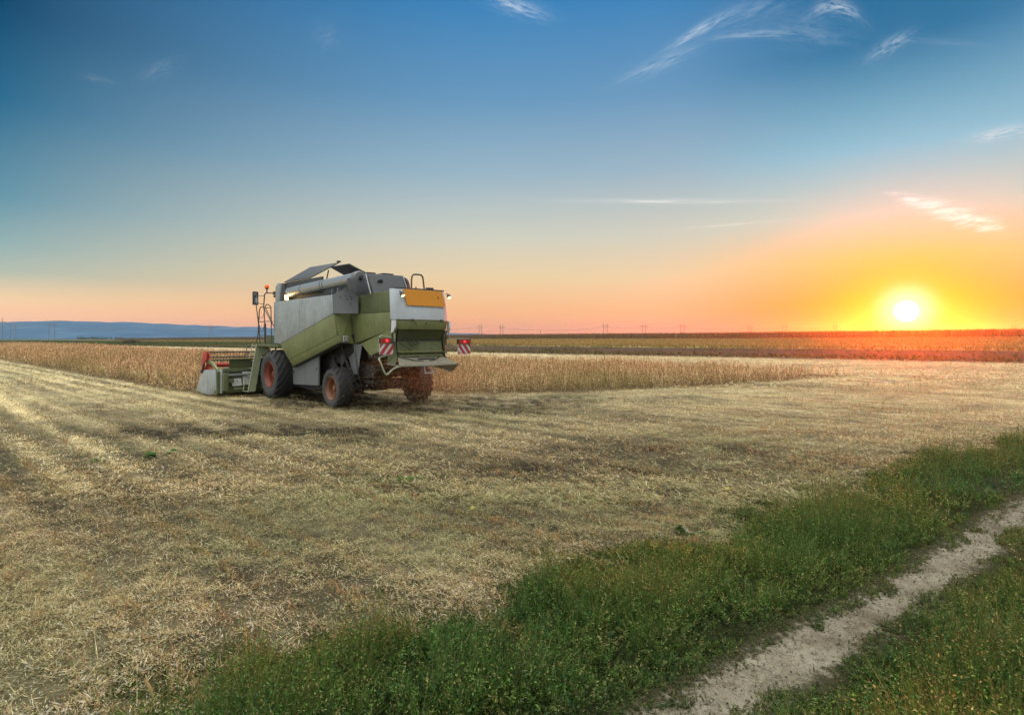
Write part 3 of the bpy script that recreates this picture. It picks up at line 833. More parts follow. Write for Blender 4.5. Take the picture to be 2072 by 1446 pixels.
# --- chassis and dark machinery below
part('rear_axle', MB().box(-.13, .13, -1.25, 1.12, .52, .74).box(-.22, .22, -.25, .25, .5, 1.05).tube([(.2, -1.1, .6), (.2, 1.1, .6)], .035, 8), M['belly'], bevel=.015)
part('drive_axle', MB().box(4.1, 4.5, -1.2, 1.2, .7, 1.1), M['belly'], bevel=.02)
part('chassis', MB().prism([(4.4, .75), (4.6, 2.2), (-.2, 2.3), (-.25, 1.75), (1.2, 1.15), (1.3, .62), (3.4, .55)], -1.05, 1.05), M['belly'])
part('sieve_box', MB().prism([(1.3, .95), (1.3, 1.45), (-1.15, 1.35), (-1.3, 1.2), (-1.05, .98), (.4, .86)], -.8, .8).box(-1.2, -.6, -.82, .82, .80, .9), M['belly'])
hs = MB()
for (a, b_, c, r_) in (((.5, 1.06, 2.0), (-.2, 1.25, 1.5), (-.45, 1.0, .75), .018), ((.4, 1.05, 1.9), (-.1, 1.12, 1.3), (.1, .9, .8), .022), ((1.1, 1.08, 1.7), (.5, 1.2, 1.2), (.2, 1.0, .9), .02), ((-.3, .96, 1.95), (-.55, 1.1, 1.2), (-.6, .9, .7), .014)):
    hs.tube(arc(a, b_, c, 8), r_, 6)
part('hoses', hs, M['black'])
part('drive_belt', MB().tube(arc((1.15, 1.07, 1.2), (.75, 1.1, 2.0), (.35, 1.07, 1.25), 8), .03, 6).lathe([(0, .02), (0, .22), (.05, .24), (.06, .2), (.06, .01)], (1.0, 1.03, 1.25), 20).lathe([(0, .02), (0, .15), (.05, .16), (.06, .01)], (.35, 1.03, 1.5), 18), M['black'])
part('inner_side_sheet', MB().plate([(.38, .98, 1.95), (-.13, .98, 2.0), (-.74, .98, 2.0), (-.48, .98, 1.08), (-.22, .98, 1.05), (.05, .98, 1.5)], .02), M['lowgrey'])
part('lower_side_panel', MB().plate([(3.42, 1.38, 1.24), (2.34, 1.38, 1.50), (2.34, 1.38, .60), (3.36, 1.38, .56)], .05), M['lowgrey'])
part('lower_side_panel', MB().plate([(2.325, 1.38, 1.505), (1.33, 1.38, 1.72), (1.36, 1.38, .64), (2.325, 1.38, .60)], .05), M['lowgrey'])
part('lower_side_panel', MB().plate(mir([(3.42, 1.38, 1.24), (1.33, 1.38, 1.72), (1.36, 1.38, .64), (3.36, 1.38, .56)]), .05), M['lowgrey'])
part('latch', MB().box(3.27, 3.33, 1.405, 1.425, .97, 1.03), M['black'])
part('latch', MB().box(1.45, 1.5, 1.405, 1.425, 1.15, 1.2), M['black'])
part('tie_rod', MB().tube([(3.2, 1.42, 1.2), (3.62, 1.5, 1.1)], .012, 5), M['black'])
part('belly_pan', MB().prism([(3.4, .5), (3.4, .58), (1.3, .64), (1.3, .52), (2.0, .42)], -1.3, 1.3), M['belly'])

# --- main side panels (left seen, right the same)
for s in (1, -1):
    g = lambda pts: pts if s > 0 else mir(pts)
    part('side_panel', MB().plate(g([(4.59, 1.6, 3.5), (2.35, 1.6, 3.51), (2.35, 1.6, 2.36), (4.01, 1.6, 1.98), (4.59, 1.6, 2.0)]), .04), M['grey'], bevel=.008)
    part('side_panel', MB().plate(g([(2.335, 1.6, 3.51), (-.04, 1.6, 3.52), (-.13, 1.6, 2.935), (2.335, 1.6, 2.363)]), .04), M['grey'], bevel=.008)
    part('side_skirt', MB().plate(g([(4.0, 1.605, 1.968), (-.135, 1.605, 2.92), (-.36, 1.605, 2.27), (3.2, 1.605, 1.43)]), .04), M['green'], bevel=.008)
    part('skirt_flange', MB().plate(g([(3.2, 1.604, 1.425), (-.362, 1.604, 2.265), (-.45, 1.54, 2.07), (3.04, 1.54, 1.21)]), .035), M['green'], bevel=.006)
    part('skirt_lip', MB().plate(g([(3.06, 1.53, 1.20), (-.45, 1.53, 2.06), (-.46, 1.36, 2.04), (3.05, 1.36, 1.18)]), .03), M['black'])
    part('corner_skirt', MB().plate(g([(-.13, 1.59, 2.925), (.0, .98, 2.95), (-.22, .98, 2.0), (-.44, 1.56, 2.07)]), .03), M['green'])
    part('corner_panel', MB().plate(g([(-.05, 1.58, 3.52), (-.30, 1.22, 3.78), (-.52, .985, 3.45), (-.525, .985, 2.94), (-.14, 1.585, 2.94)]), .025), M['lowgrey'])
    part('top_ledge', MB().box(-.05, 4.55, *( (1.12, 1.575) if s > 0 else (-1.575, -1.12)), 3.44, 3.50), M['lowgrey'])
    part('front_pillar', MB().plate(g([(4.6, 1.5, 3.51), (4.6, 1.5, 4.06), (4.38, 1.5, 4.18), (4.12, 1.5, 4.17), (4.22, 1.5, 3.51)]), .12), M['grey'], bevel=.02)
    part('front_pillar', MB().plate(g([(4.2, 1.46, 3.51), (4.10, 1.46, 4.16), (3.86, 1.46, 4.15), (3.98, 1.46, 3.51)]), .08), M['greydk'])
hol = MB()
for (a, b_) in ((.72, .86), (.52, .90), (.33, .86), (.45, .74), (.28, .76), (.80, .52), (.30, .5)):
    # dots on the corner panel: a across, b up
    x = -.05*a+-.53*(1-a)-.016; y = 1.58*a+.985*(1-a)+.012; z = 2.94+b_*.6
    hol.lathe([(-.012, .016), (.012, .016)], (x, y, z), 8)
part('bolt_holes', hol, M['black'])
part('slotted_plate', MB().plate([(-.385, 1.42, 2.25), (-.318, 1.24, 2.25), (-.350, 1.24, 2.08), (-.420, 1.42, 2.08)], .02), M['signwhite'])
sp = MB()
for i in range(3):
    for j in range(3):
        if (i, j) != (1, 1): sp.lathe([(-.03, .016), (.0, .016)], (-.394+.021*i-.009*j, 1.39-.055*i, 2.21-.05*j), 6, 'x')
part('plate_marks', sp, M['black'])

# --- straw hood at the rear
part('straw_hood', MB().prism([(.08, 2.93), (-2.31, 2.93), (-2.33, 2.43), (-2.25, 2.41), (-.2, 2.0), (.08, 2.0)], -.95, .95), M['green'], bevel=.012)
part('upper_hood', MB().prism([(-.3, 2.94), (-2.42, 2.94), (-2.34, 3.57), (-.38, 3.50)], -.91, .91), M['greenmid'], bevel=.012)
for y in (.965, -.965):
    part('chopper_side', MB().plate([(-2.25, y, 2.405), (-.66, y, 2.02), (-1.25, y, 1.67), (-1.85, y, 1.82), (-2.42, y, 1.97), (-2.42, y, 2.42)], .03), M['green'])
part('chopper_flange', MB().plate([(-1.25, .955, 1.66), (-1.85, .955, 1.81), (-1.85, .6, 1.78), (-1.25, .6, 1.63)], .02), M['greenmid'])
part('straw_chopper', MB().prism([(-.8, 1.95), (-2.3, 2.0), (-2.3, 1.75), (-1.6, 1.55), (-1.0, 1.6)], -.9, .9), M['belly'])
def ringprof(prof, z): return [(x, y, z) for x, y in prof]
topp = [(-2.26, .95), (-2.40, .88), (-2.45, .5), (-2.45, -.5), (-2.40, -.88), (-2.26, -.95)]
botp = [(-2.36, .98), (-2.54, .88), (-2.66, .48), (-2.66, -.60), (-2.54, -.93), (-2.36, -1.0)]
part('tail_cowl', MB().loft([ringprof(botp, 2.72), ringprof(topp, 3.62)]), M['white'], bevel=.006)
part('cowl_cap', MB().loft([ringprof([(x*1.0-.012, y) for x, y in topp], 3.622), ringprof([(x-.012, y) for x, y in topp], 3.645)]), M['greydk'])
bp2 = [(-2.36, .95), (-2.525, .86), (-2.645, .47), (-2.645, -.59), (-2.525, -.91), (-2.36, -.97)]
bp3 = [(-2.36, .94), (-2.50, .84), (-2.60, .46), (-2.60, -.58), (-2.50, -.89), (-2.36, -.95)]
part('rear_flap', MB().loft([ringprof(bp3, 2.44), ringprof(bp2, 2.705)]), M['green'], bevel=.006)
part('cowl_hinges', MB().box(-2.70, -2.64, .40, .46, 2.695, 2.735).box(-2.70, -2.64, -.62, -.56, 2.695, 2.735).lathe([(-.03, .02), (0, .02)], (-2.628, -.05, 2.62), 8, 'x'), M['black'])
part('seam_strip', MB().plate([(-2.642, .33, 2.66), (-2.642, .25, 2.55), (-2.635, .25, 2.54), (-2.635, .34, 2.66)], .015), M['black'])
for s in (1, -1):
    part('corner_bracket', MB().plate([(-2.46, s*.985, 2.70), (-2.60, s*.955, 2.70), (-2.60, s*.955, 2.50), (-2.50, s*.98, 2.34), (-2.44, s*.985, 2.34)], .05), M['signwhite'])
part('orange_plate', MB().plate([(-2.490, .635, 3.60), (-2.490, -.74, 3.60), (-2.595, -.79, 3.13), (-2.595, .57, 3.13)], .02), M['orange'])
part('plate_bolt', MB().lathe([(-.02, .022), (.01, .022)], (-2.545, -.55, 3.40), 8, 'x'), M['black'])
part('chute_panel', MB().plate([(-2.50, .80, 2.44), (-2.50, -.80, 2.44), (-2.38, -.77, 2.13), (-2.38, .80, 2.13)], .02), M['greendk'])
part('chute_panel', MB().plate([(-2.40, .80, 2.115), (-2.40, -.77, 2.115), (-2.46, -.76, 1.81), (-2.46, .80, 1.81)], .02), M['greenmid'])
part('chute_panel', MB().plate([(-2.47, .79, 1.765), (-2.47, -.75, 1.765), (-2.49, -.74, 1.67), (-2.49, .79, 1.67)], .02), M['greendk'])
part('chute_rib', MB().box(-2.53, -2.46, -.76, .80, 1.77, 1.81), M['green'], bevel=.006)
part('chute_rib', MB().box(-2.55, -2.48, -.75, .79, 1.65, 1.685), M['green'], bevel=.006)
part('chute_seam', MB().box(-2.43, -2.37, -.77, .80, 2.105, 2.135), M['black'])
for y, in ((.86,), (-.84,)):
    part('chute_cheek', MB().plate([(-2.36, y, 2.44), (-2.50, y, 2.44), (-2.42, y, 2.1), (-2.52, y, 1.66), (-2.6, y*1.12, 1.45), (-2.2, y*1.12, 1.45), (-2.1, y, 1.9)], .025), M['greenmid'])
# deflector deck with its slanting slats and dusty rim
part('spreader_deck', MB().plate([(-2.46, .80, 1.65), (-2.46, -.74, 1.65), (-2.88, -.98, 1.42), (-2.90, .0, 1.405), (-2.86, 1.0, 1.42)], .02), M['dust'])
part('deck_rim', MB().tube([(-2.45, 1.16, 1.46), (-2.78, 1.05, 1.42), (-2.9, .9, 1.40), (-2.92, 0, 1.39), (-2.92, -.9, 1.40), (-2.85, -1.12, 1.43)], .022, 6), M['dust'])
part('deck_skirt', MB().plate([(-2.90, -.15, 1.385), (-2.88, -1.02, 1.40), (-2.80, -1.16, 1.42), (-2.70, -1.02, 1.20), (-2.74, -.78, 1.19), (-2.76, -.74, 1.23), (-2.78, -.60, 1.24), (-2.79, -.56, 1.28), (-2.80, -.42, 1.29), (-2.82, -.36, 1.33), (-2.84, -.20, 1.34)], .02), M['dust'])
part('deck_cleat', MB().box(-2.66, -2.58, -.38, .22, 1.575, 1.60), M['black'])
ln = MB()
for (a, b_) in ((.7, .25), (.66, .1), (-.55, -.2), (-.62, -.1)):
    ln.tube([(-2.55, a, 1.62), (-2.68, (a+b_)/2, 1.555), (-2.74, b_, 1.53)], .010, 5)
part('deck_cables', ln, M['black'])
tn = MB()
for k in range(5): tn.add([(-2.7, .55-k*.12, 1.42), (-2.7, .49-k*.12, 1.42), (-2.66, .52-k*.12, 1.32), (-2.64, .52-k*.12, 1.42)], [(0, 1, 2), (1, 3, 2), (3, 0, 2), (0, 3, 1)])
part('deck_teeth', tn, M['black'])
sl = MB()
for k, (y0, z0, y1, z1) in enumerate(((.74, 2.22, .22, 1.90), (.62, 2.28, .20, 1.97), (.40, 2.17, .12, 2.02), (.28, 2.14, .08, 2.03), (.76, 2.05, .30, 1.78), (.78, 2.12, .66, 2.28))):
    sl.tube([(-2.50-.002*k, y0, z0), (-2.50-.002*k, y1, z1)], .012, 5)
part('guide_rods', sl, M['black'])
part('side_guard', MB().tube(arc((-2.3, 1.02, 1.70), (-2.5, 1.52, 1.66), (-2.68, 1.50, 1.56), 5)+arc((-2.7, 1.47, 1.48), (-2.72, 1.36, 1.10), (-2.74, 1.28, 1.20), 4)+arc((-2.76, 1.18, 1.29), (-2.8, 1.08, 1.40), (-2.86, .9, 1.395), 4), .026, 8), M['rail'])
part('step_bracket', MB().tube([(-2.75, .08, 1.38), (-2.75, .05, 1.17), (-2.75, -.28, 1.18), (-2.75, -.28, 1.32)], .022, 6).tube([(-2.75, -.10, 1.36), (-2.75, -.22, 1.2)], .016, 5), M['signwhite'])

# --- lamps, warning boards
def work_lamp(y, z, ang):
    a = MB().lathe([(0, .025), (.02, .055), (.11, .068), (.12, .060)], (0, 0, 0), 18, 'z')
    o = part('work_lamp', a, M['black']); o.location = (-2.55, y, z+.09); o.rotation_euler = (R(180+ang*.2), R(38), 0)
    l = MB().lathe([(.121, .058), (.124, .056), (.126, .002)], (0, 0, 0), 18, 'z').build('lens', M['lamp'], o)
    part('lamp_arm', MB().tube([(-2.45, y, z+.13), (-2.55, y, z+.1)], .015, 6), M['black'])
work_lamp(.73, 3.40, -20); work_lamp(-.93, 3.42, 20)
def warning_board(y0, y1, z0, z1, sgn):
    b = MB().box(-2.63, -2.60, y1, y0, z0, z1)
    o = part('warning_board', b, M['signwhite'], bevel=.004)
    w = y0-y1; h = z1-z0; st = MB()
    def clip(poly):  # clip stripe polygon to board rectangle
        def cut(P, f):
            out = []
            for i, a in enumerate(P):
                c = P[(i+1) % len(P)]; fa, fc = f(a), f(c)
                if fa >= 0: out.append(a)
                if fa*fc < 0:
                    t_ = fa/(fa-fc); out.append((a[0]+(c[0]-a[0])*t_, a[1]+(c[1]-a[1])*t_))
            return out
        for f in (lambda p: p[0], lambda p: w-p[0], lambda p: p[1], lambda p: h-p[1]): poly = cut(poly, f) if poly else poly
        return poly
    for k in (-2, 0, 2, 4):
        s0 = (k-.55)*.105; d = .105
        P = [(s0, -.02), (s0+d*1.15, -.02), (s0+d*1.15+h*.9, h+.02), (s0+h*.9, h+.02)]
        P = clip(P)
        if len(P) < 3: continue
        # seen from behind: a runs to the right (towards -y); sgn flips the slant
        pts = [(-2.634, (y0-a) if sgn > 0 else (y1+a), z0+b2) for a, b2 in P]
        st.plate(pts, .004)
    st.build('red_stripes', M['signred'], o)
    lh = MB().box(-2.66, -2.56, y1-.01, y0+.01, z1+.012, z1+.165)
    lamp = part('tail_lamp', lh, M['black'], bevel=.01)
    a, b_ = (y0-.01, y0-w*.20)
    MB().box(-2.668, -2.66, y0-w*.22, y0-.01, z1+.025, z1+.15).build('red_lens', M['taildim'], lamp)
    MB().box(-2.668, -2.66, y0-w*.74, y0-w*.25, z1+.025, z1+.15).build('red_lens', M['taildim'], lamp)
    MB().lathe([(-.003, .034), (-.012, .030), (-.014, .002)], (-2.667, y0-w*.47, z1+.09), 16, 'x').build('lit_bulb', M['tail'], lamp)
    MB().box(-2.668, -2.66, y1+.01, y0-w*.78, z1+.025, z1+.15).build('reflector', M['taildim'] if sgn < 0 else M['greydk'], lamp)
    return o
warning_board(1.47, 1.05, 1.73, 2.03, 1)
warning_board(-1.26, -1.74, 1.69, 1.99, -1)
part('board_arm', MB().tube(arc((-2.58, 1.49, 1.80), (-2.58, 1.50, 2.26), (-2.58, 1.40, 2.255), 5)+[(-2.55, .98, 2.17)], .018, 6).tube([(-2.5, .93, 2.33), (-2.5, .93, 2.1)], .03, 6), M['rail'])
part('board_arm', MB().tube([(-2.52, -.98, 2.36), (-2.55, -.99, 2.2)]+arc((-2.55, -.99, 2.12), (-2.56, -.99, 1.98), (-2.58, -1.28, 1.93), 5), .016, 6).tube([(-2.56, -1.0, 2.17), (-2.58, -1.66, 2.165), (-2.58, -1.74, 2.10), (-2.58, -1.75, 1.72)], .016, 6), M['rail'])
part('linkage', MB().tube([(-2.45, .90, 2.1), (-2.5, .88, 1.75)], .022, 6).tube([(-2.48, -.9, 2.4), (-2.5, -.82, 2.25), (-2.5, -.86, 1.75)], .016, 6).tube([(-2.5, -.97, 2.3), (-2.5, -.82, 2.0), (-2.5, -.84, 1.75)], .013, 5).tube([(-2.5, -.78, 1.76), (-2.52, -.9, 1.74)], .022, 6), M['pipe'])
part('grab_hoop', MB().tube([(-1.9, -.03, 3.52)]+arc((-1.9, -.04, 3.95), (-1.9, -.05, 4.12), (-1.9, -.15, 4.125), 4)+arc((-1.9, -.33, 4.13), (-1.9, -.45, 4.13), (-1.9, -.46, 4.0), 4)+[(-1.9, -.53, 3.52)], .026, 8), M['pipe'])
part('hood_latch', MB().tube([(-1.9, -.20, 3.55), (-1.9, -.20, 3.75)], .022, 6).box(-2.42, -2.3, -.48, -.28, 3.645, 3.70), M['black'])

# --- engine cover
part('engine_cover', MB().loft([[(-.60, .62, 3.45), (-.60, -.85, 3.45), (1.6, -.95, 3.45), (1.6, .75, 3.45)], [(-.20, .58, 4.24), (-.20, -.84, 4.27), (1.6, -.9, 4.3), (1.6, .65, 4.28)]]), M['greydk'], bevel=.02)
part('cover_trim', MB().tube([(-.62, .60, 3.5), (-.22, .57, 4.23)], .014, 6).tube([(-.62, -.83, 3.5), (-.215, -.82, 4.25)], .014, 6), M['galv'])
part('cover_inset', MB().plate([(-.61, .50, 3.52), (-.61, -.76, 3.52), (-.245, -.75, 4.20), (-.245, .50, 4.18)], .016), M['greydk'])
ex = MB(); ex.lathe([(-.02, .10), (.0, .10), (.01, .085), (.012, .002)], (0, 0, 0), 24, 'x')
o = part('exhaust_opening', ex, M['black']); o.location = (-.385, .14, 3.98); o.rotation_euler = (0, R(-28+180), 0)
part('air_screen', MB().lathe([(-.98, .05), (-.98, .38), (-.86, .42), (-.84, .05)], (.05, -.04, 3.86), 32), M['black'])
part('cover_lumps', MB().box(-.05, .35, .1, .4, 4.27, 4.31).box(0, .5, -.6, -.2, 4.29, 4.33), M['greydk'], bevel=.012)

# --- grain tank, lids, auger
tank = part('grain_tank', MB().box(1.62, 4.55, -1.1, 1.1, 2.2, 4.12), M['lowgrey'])
part('tank_rim', MB().box(1.62, 4.6, 1.10, 1.16, 3.98, 4.24).box(1.62, 4.6, -1.16, -1.10, 3.98, 4.24).box(4.55, 4.6, -1.1, 1.1, 4.12, 4.24), M['greydk'])
part('tank_lid', MB().plate([(4.68, 1.2, 4.255), (2.42, 1.2, 4.25), (2.02, .35, 4.81), (4.33, .35, 4.85)], .035), M['greydk'], bevel=.008)
part('tank_lid', MB().plate([(3.3, .05, 4.80), (1.9, .05, 4.78), (1.72, -1.2, 4.22), (3.3, -1.2, 4.24)], .035), M['greydk'])
part('lid_edge', MB().tube([(1.88, .05, 4.79), (1.70, -1.2, 4.235)], .022, 5), M['rail'])
part('lid_strut', MB().tube([(2.6, .55, 4.15), (2.3, .6, 4.55)], .022, 6).box(2.5, 2.72, .45, .65, 4.12, 4.2), M['black'])
part('lid_hook', MB().box(1.97, 2.06, .30, .42, 4.82, 4.87), M['black'])
A0, A1 = Vector((4.02, 1.32, 3.83)), Vector((-1.04, 1.28, 3.98))
at_ = lambda t_: tuple(A0.lerp(A1, t_))
part('unloading_auger', MB().tube([at_(0), at_(.5), at_(1)], .172, 24), M['galv'])
ab = MB()
for t_ in (.03, .26, .565, .60): ab.tube([at_(t_-.004), at_(t_+.004)], .18, 24)
part('auger_band', ab, M['lowgrey'])
part('auger_elbow', MB().tube(arc((4.02, 1.32, 3.83), (4.25, 1.32, 3.82), (4.28, 1.30, 3.5), 5), [.172, .175, .18, .185, .19, .2], 20), M['galv'])
part('auger_end', MB().tube([at_(.985), at_(1.02), at_(1.03)], [.20, .20, .17], 24), M['lowgrey'])
part('end_hub', MB().tube([at_(1.03), at_(1.045)], .055, 10).box(-1.235, -1.2, 1.22, 1.34, 3.93, 4.0), M['black'])
part('auger_spout', MB().loft([[(-.70, 1.46, 3.98), (-1.18, 1.46, 4.0), (-1.20, 1.10, 4.0), (-.72, 1.10, 3.98)], [(-.74, 1.46, 3.62), (-1.26, 1.44, 3.50), (-1.28, 1.10, 3.50), (-.76, 1.10, 3.62)]]), M['greydk'], bevel=.02)
part('auger_cradle', MB().plate([(-.1, 1.5, 3.5), (-.1, 1.15, 3.5), (-.1, 1.12, 3.72), (-.1, 1.2, 3.76), (-.1, 1.45, 3.74)], .05).plate([(.35, 1.45, 3.5), (.35, 1.2, 3.5), (.35, 1.22, 3.75), (.35, 1.42, 3.74)], .04), M['lowgrey'])
part('trough_pipes', MB().tube([(3.4, 1.25, 3.56), (2.0, 1.2, 3.60), (.4, 1.2, 3.58)], .035, 6).tube([(2.3, 1.38, 3.55), (.5, 1.35, 3.60)], .045, 6).tube([(4.0, 1.2, 3.7), (3.8, 1.4, 4.02), (3.3, 1.35, 4.03)], .02, 6), M['black'])
tl = part('tank_lamp', MB().box(3.78, 3.86, 1.40, 1.55, 3.53, 3.74), M['black'], bevel=.01)
MB().box(3.765, 3.785, 1.41, 1.54, 3.545, 3.725).build('lens', M['lamp'], tl)

# --- cab, front platform, ladder, rails
part('cab', MB().prism([(4.65, 2.0), (6.1, 2.0), (6.35, 2.9), (6.0, 3.9), (4.65, 3.95)], -1.0, .85), M['greydk'], bevel=.03)
part('cab_window', MB().plate([(4.9, .86, 2.6), (6.1, .86, 2.7), (5.95, .86, 3.7), (4.9, .86, 3.7)], .02), M['mirror'])
part('cab_roof', MB().box(4.6, 6.2, -1.05, .95, 3.93, 4.08), M['grey'], bevel=.04)
part('platform', MB().box(3.95, 6.0, 1.0, 1.72, 1.86, 1.96), M['greenmid'], bevel=.01)
part('battery_box', MB().box(4.66, 5.25, 1.12, 1.62, 1.97, 2.28), M['greenmid'], bevel=.015)
part('platform_guard', MB().box(5.3, 6.1, 1.08, 1.12, 1.97, 2.26), M['green'])
part('support_post', MB().tube([(4.3, 1.66, 1.9), (4.3, 1.66, 1.72)], .03, 6), M['black'])
lad = part('ladder', MB().plate([(5.99, 1.72, 1.92), (5.90, 1.52, 1.88), (5.15, 2.08, .22), (5.22, 2.28, .22)], .03).plate([(5.99, 1.70, 1.92), (5.6, 1.5, 1.90), (5.2, 1.5, 1.75), (5.75, 1.6, 1.5)], .03), M['oldgreen'])
lr = MB()
def lp(t_, w_): # t 0 top..1 bottom
    a = Vector((5.99, 1.74, 1.93)).lerp(Vector((5.24, 2.30, .22)), t_); return (a.x+w_*.50, a.y, a.z)
lr.tube([lp(-.02, 0), lp(1, 0)], .018, 6).tube([lp(-.02, .9), lp(1, 1.05)], .018, 6)
lr.build('ladder_rails', M['rail'], lad)
for k in range(7):
    q = .03+k*.97/6.; MB().tube([lp(q, 0), lp(q, .9+.15*q)], .018, 6).build('rung', M['rail'], lad)
bk = MB().plate([tuple(Vector(lp(.04, .05))+Vector((0, -.16, 0))), tuple(Vector(lp(.04, .9))+Vector((0, -.16, 0))), tuple(Vector(lp(.99, 1.0))+Vector((0, -.16, 0))), tuple(Vector(lp(.99, .05))+Vector((0, -.16, 0)))], .015)
bk.build('kick_plate', M['greendk'], lad)
part('ladder_grab', MB().tube(arc((6.35, 1.9, 1.35), (6.95, 1.9, 1.9), (6.5, 1.75, 1.9), 6), .016, 6).tube([(6.9, 1.95, 1.1), (6.75, 1.9, 1.55), (6.35, 1.9, 1.62)], .016, 6).tube(arc((6.3, 1.9, 1.5), (6.2, 1.9, 1.2), (5.9, 1.95, 1.2), 5), .014, 6), M['pipe'])
rl = MB()
Y1 = 1.72
rl.tube([(6.08, Y1, 1.95), (5.88, Y1, 2.3)]+arc((5.75, Y1, 3.15), (5.72, Y1, 3.36), (5.5, Y1, 3.36), 4)+arc((5.40, Y1, 3.36), (5.28, Y1, 3.36), (5.25, Y1, 3.2), 3)+[(5.15, Y1, 1.97)], .020, 6)
rl.tube([(5.22, Y1, 3.28)]+arc((5.05, Y1, 3.42), (4.62, Y1, 3.46), (4.58, Y1, 3.2), 5)+[(4.52, Y1, 1.97)], .020, 6)
rl.tube([(5.22, Y1, 3.26), (4.45, Y1-.05, 2.62)], .018, 6).tube([(5.10, Y1, 3.30), (4.45, Y1, 2.76)], .018, 6)
rl.tube([(5.85, Y1, 2.80), (4.55, Y1, 2.80)], .016, 6).tube([(5.2, Y1, 3.30), (4.5, Y1, 3.30)], .014, 6)
rl.tube([(5.95, Y1, 2.29), (4.55, Y1, 2.27)], .016, 6)
part('railing', rl, M['pipe'])
part('rail_cable', MB().tube(arc((5.75, Y1, 2.7), (5.5, Y1, 2.1), (5.2, Y1, 2.75), 8), .009, 5).tube(arc((5.72, Y1, 3.0), (5.4, Y1, 2.8), (5.24, Y1, 3.2), 6), .008, 5), M['black'])
ma = MB()
ma.tube([(5.30, Y1, 3.33)]+[(5.22, Y1, 3.78)]+arc((5.20, Y1, 3.80), (5.15, Y1, 3.86), (5.0, Y1, 3.85), 3)+[(4.5, 1.5, 3.83)], .022, 6)
ma.tube([(5.22, Y1, 3.76), (5.85, 1.82, 3.78)], .013, 6).tube([(5.26, Y1, 3.46), (5.45, Y1, 3.46), (5.80, 1.82, 3.53)], .013, 6).tube([(5.80, 1.82, 3.48), (5.70, 1.75, 2.6), (5.66, 1.72, 1.97)], .020, 6)
part('mirror_arm', ma, M['pipe'])
mo = part('mirror', MB().box(5.82, 5.92, 1.72, 1.92, 3.44, 3.95), M['black'], bevel=.02)
MB().box(5.812, 5.818, 1.745, 1.895, 3.48, 3.91).build('glass', M['mirror'], mo)
bc = part('beacon', MB().lathe([(-.22, .022), (-.10, .022), (-.09, .05), (-.06, .055)], (4.98, Y1, 4.08), 16, 'z'), M['black'])
MB().lathe([(-.06, .05), (-.04, .082), (.03, .085), (.075, .05), (.085, .003)], (4.98, Y1, 4.08), 18, 'z').build('lens', M['amber'], bc)
part('front_work_lamp', MB().box(4.62, 4.8, 1.45, 1.58, 3.78, 3.90).box(4.62, 4.74, 1.45, 1.58, 3.68, 3.76), M['black'], bevel=.015)

# --- feeder house and cutting header
part('feeder_house', MB().prism([(4.6, .9), (4.6, 1.7), (6.1, 1.0), (6.1, .3)], -.65, .65), M['greendk'])
HD = part('header', MB().prism([(6.0, .16), (6.0, .95), (6.12, 1.05), (6.22, 1.05), (6.16, .9), (6.16, .26), (7.9, .12), (7.9, .08), (6.2, .10)], -3.15, 3.12), M['oldgreen'])
hp = lambda n, mb, m_, **k: part(n, mb, m_, HD, **k)
hp('end_panel', MB().plate([(6.85, 3.2, 1.0), (7.25, 3.2, .97), (7.7, 3.2, .74), (8.05, 3.2, .42), (8.25, 3.2, .12), (6.8, 3.2, .06)], .05), M['grey'], bevel=.01)
hp('end_panel', MB().plate([(6.84, 3.2, 1.0), (6.79, 3.2, .06), (5.92, 2.98, .16), (5.90, 2.98, 1.03)], .04), M['grey'], bevel=.01)
hp('end_panel', MB().plate(mir([(5.9, 3.17, 1.03), (7.25, 3.17, .97), (7.7, 3.17, .74), (8.25, 3.17, .12), (5.9, 3.17, .06)]), .05), M['grey'])
hp('crop_divider', MB().add([(8.0, 3.24, .1), (8.0, 3.1, .1), (8.0, 3.17, .42), (8.85, 3.17, .08)], [(0, 1, 2), (0, 2, 3), (2, 1, 3), (1, 0, 3)]), M['green'])
hp('upper_shield', MB().plate([(5.97, 2.72, 1.40), (5.97, .9, 1.40), (5.97, .9, 1.02), (5.97, 2.72, 1.02)], .04).box(5.93, 6.0, 1.4, 1.45, .9, 2.75), M['greendk'])
hp('shield_top', MB().box(5.90, 6.08, .9, 2.74, 1.38, 1.42), M['oldgreen'])
hp('beam', MB().box(5.9, 5.99, -3.1, 2.95, .98, 1.06), M['oldgreen'], bevel=.01)
hp('beam', MB().tube([(5.88, 3.0, .80), (5.88, 2.45, .82), (5.9, .6, .78)], .05, 8), M['lowgrey'])
hp('lower_tube', MB().tube([(5.86, 2.6, .30), (5.86, -2.6, .30)], .045, 8), M['greenmid'])
for y in (1.2, 2.78): hp('rib', MB().box(5.88, 5.985, y-.03, y+.03, .2, 1.0), M['oldgreen'])
hp('white_sheet', MB().plate([(5.93, 2.70, .68), (5.93, 2.32, .70), (5.93, 2.28, .42), (5.93, 2.62, .40)], .02), M['signwhite'])
hp('white_sheet', MB().plate([(5.93, 2.27, .92), (5.93, 1.7, .92), (5.93, 1.72, .44), (5.93, 2.25, .43)], .02), M['signwhite'])
hp('sheet_holes', MB().box(5.905, 5.92, 2.44, 2.475, .55, .60).box(5.905, 5.92, 2.50, 2.525, .48, .50).box(5.905, 5.92, 2.35, 2.37, .50, .53), M['black'])
hp('gear_box', MB().box(5.72, 5.98, 2.82, 2.98, .25, .9).box(5.8, 5.98, 2.6, 2.8, .55, .68), M['greenmid'], bevel=.01)
hp('knife_bar', MB().box(7.85, 8.0, -3.1, 3.1, .06, .10), M['black'])
hp('intake_screw', MB().tube([(6.75, -3.05, .55), (6.75, 3.05, .55)], .22, 16), M['lowgrey'])
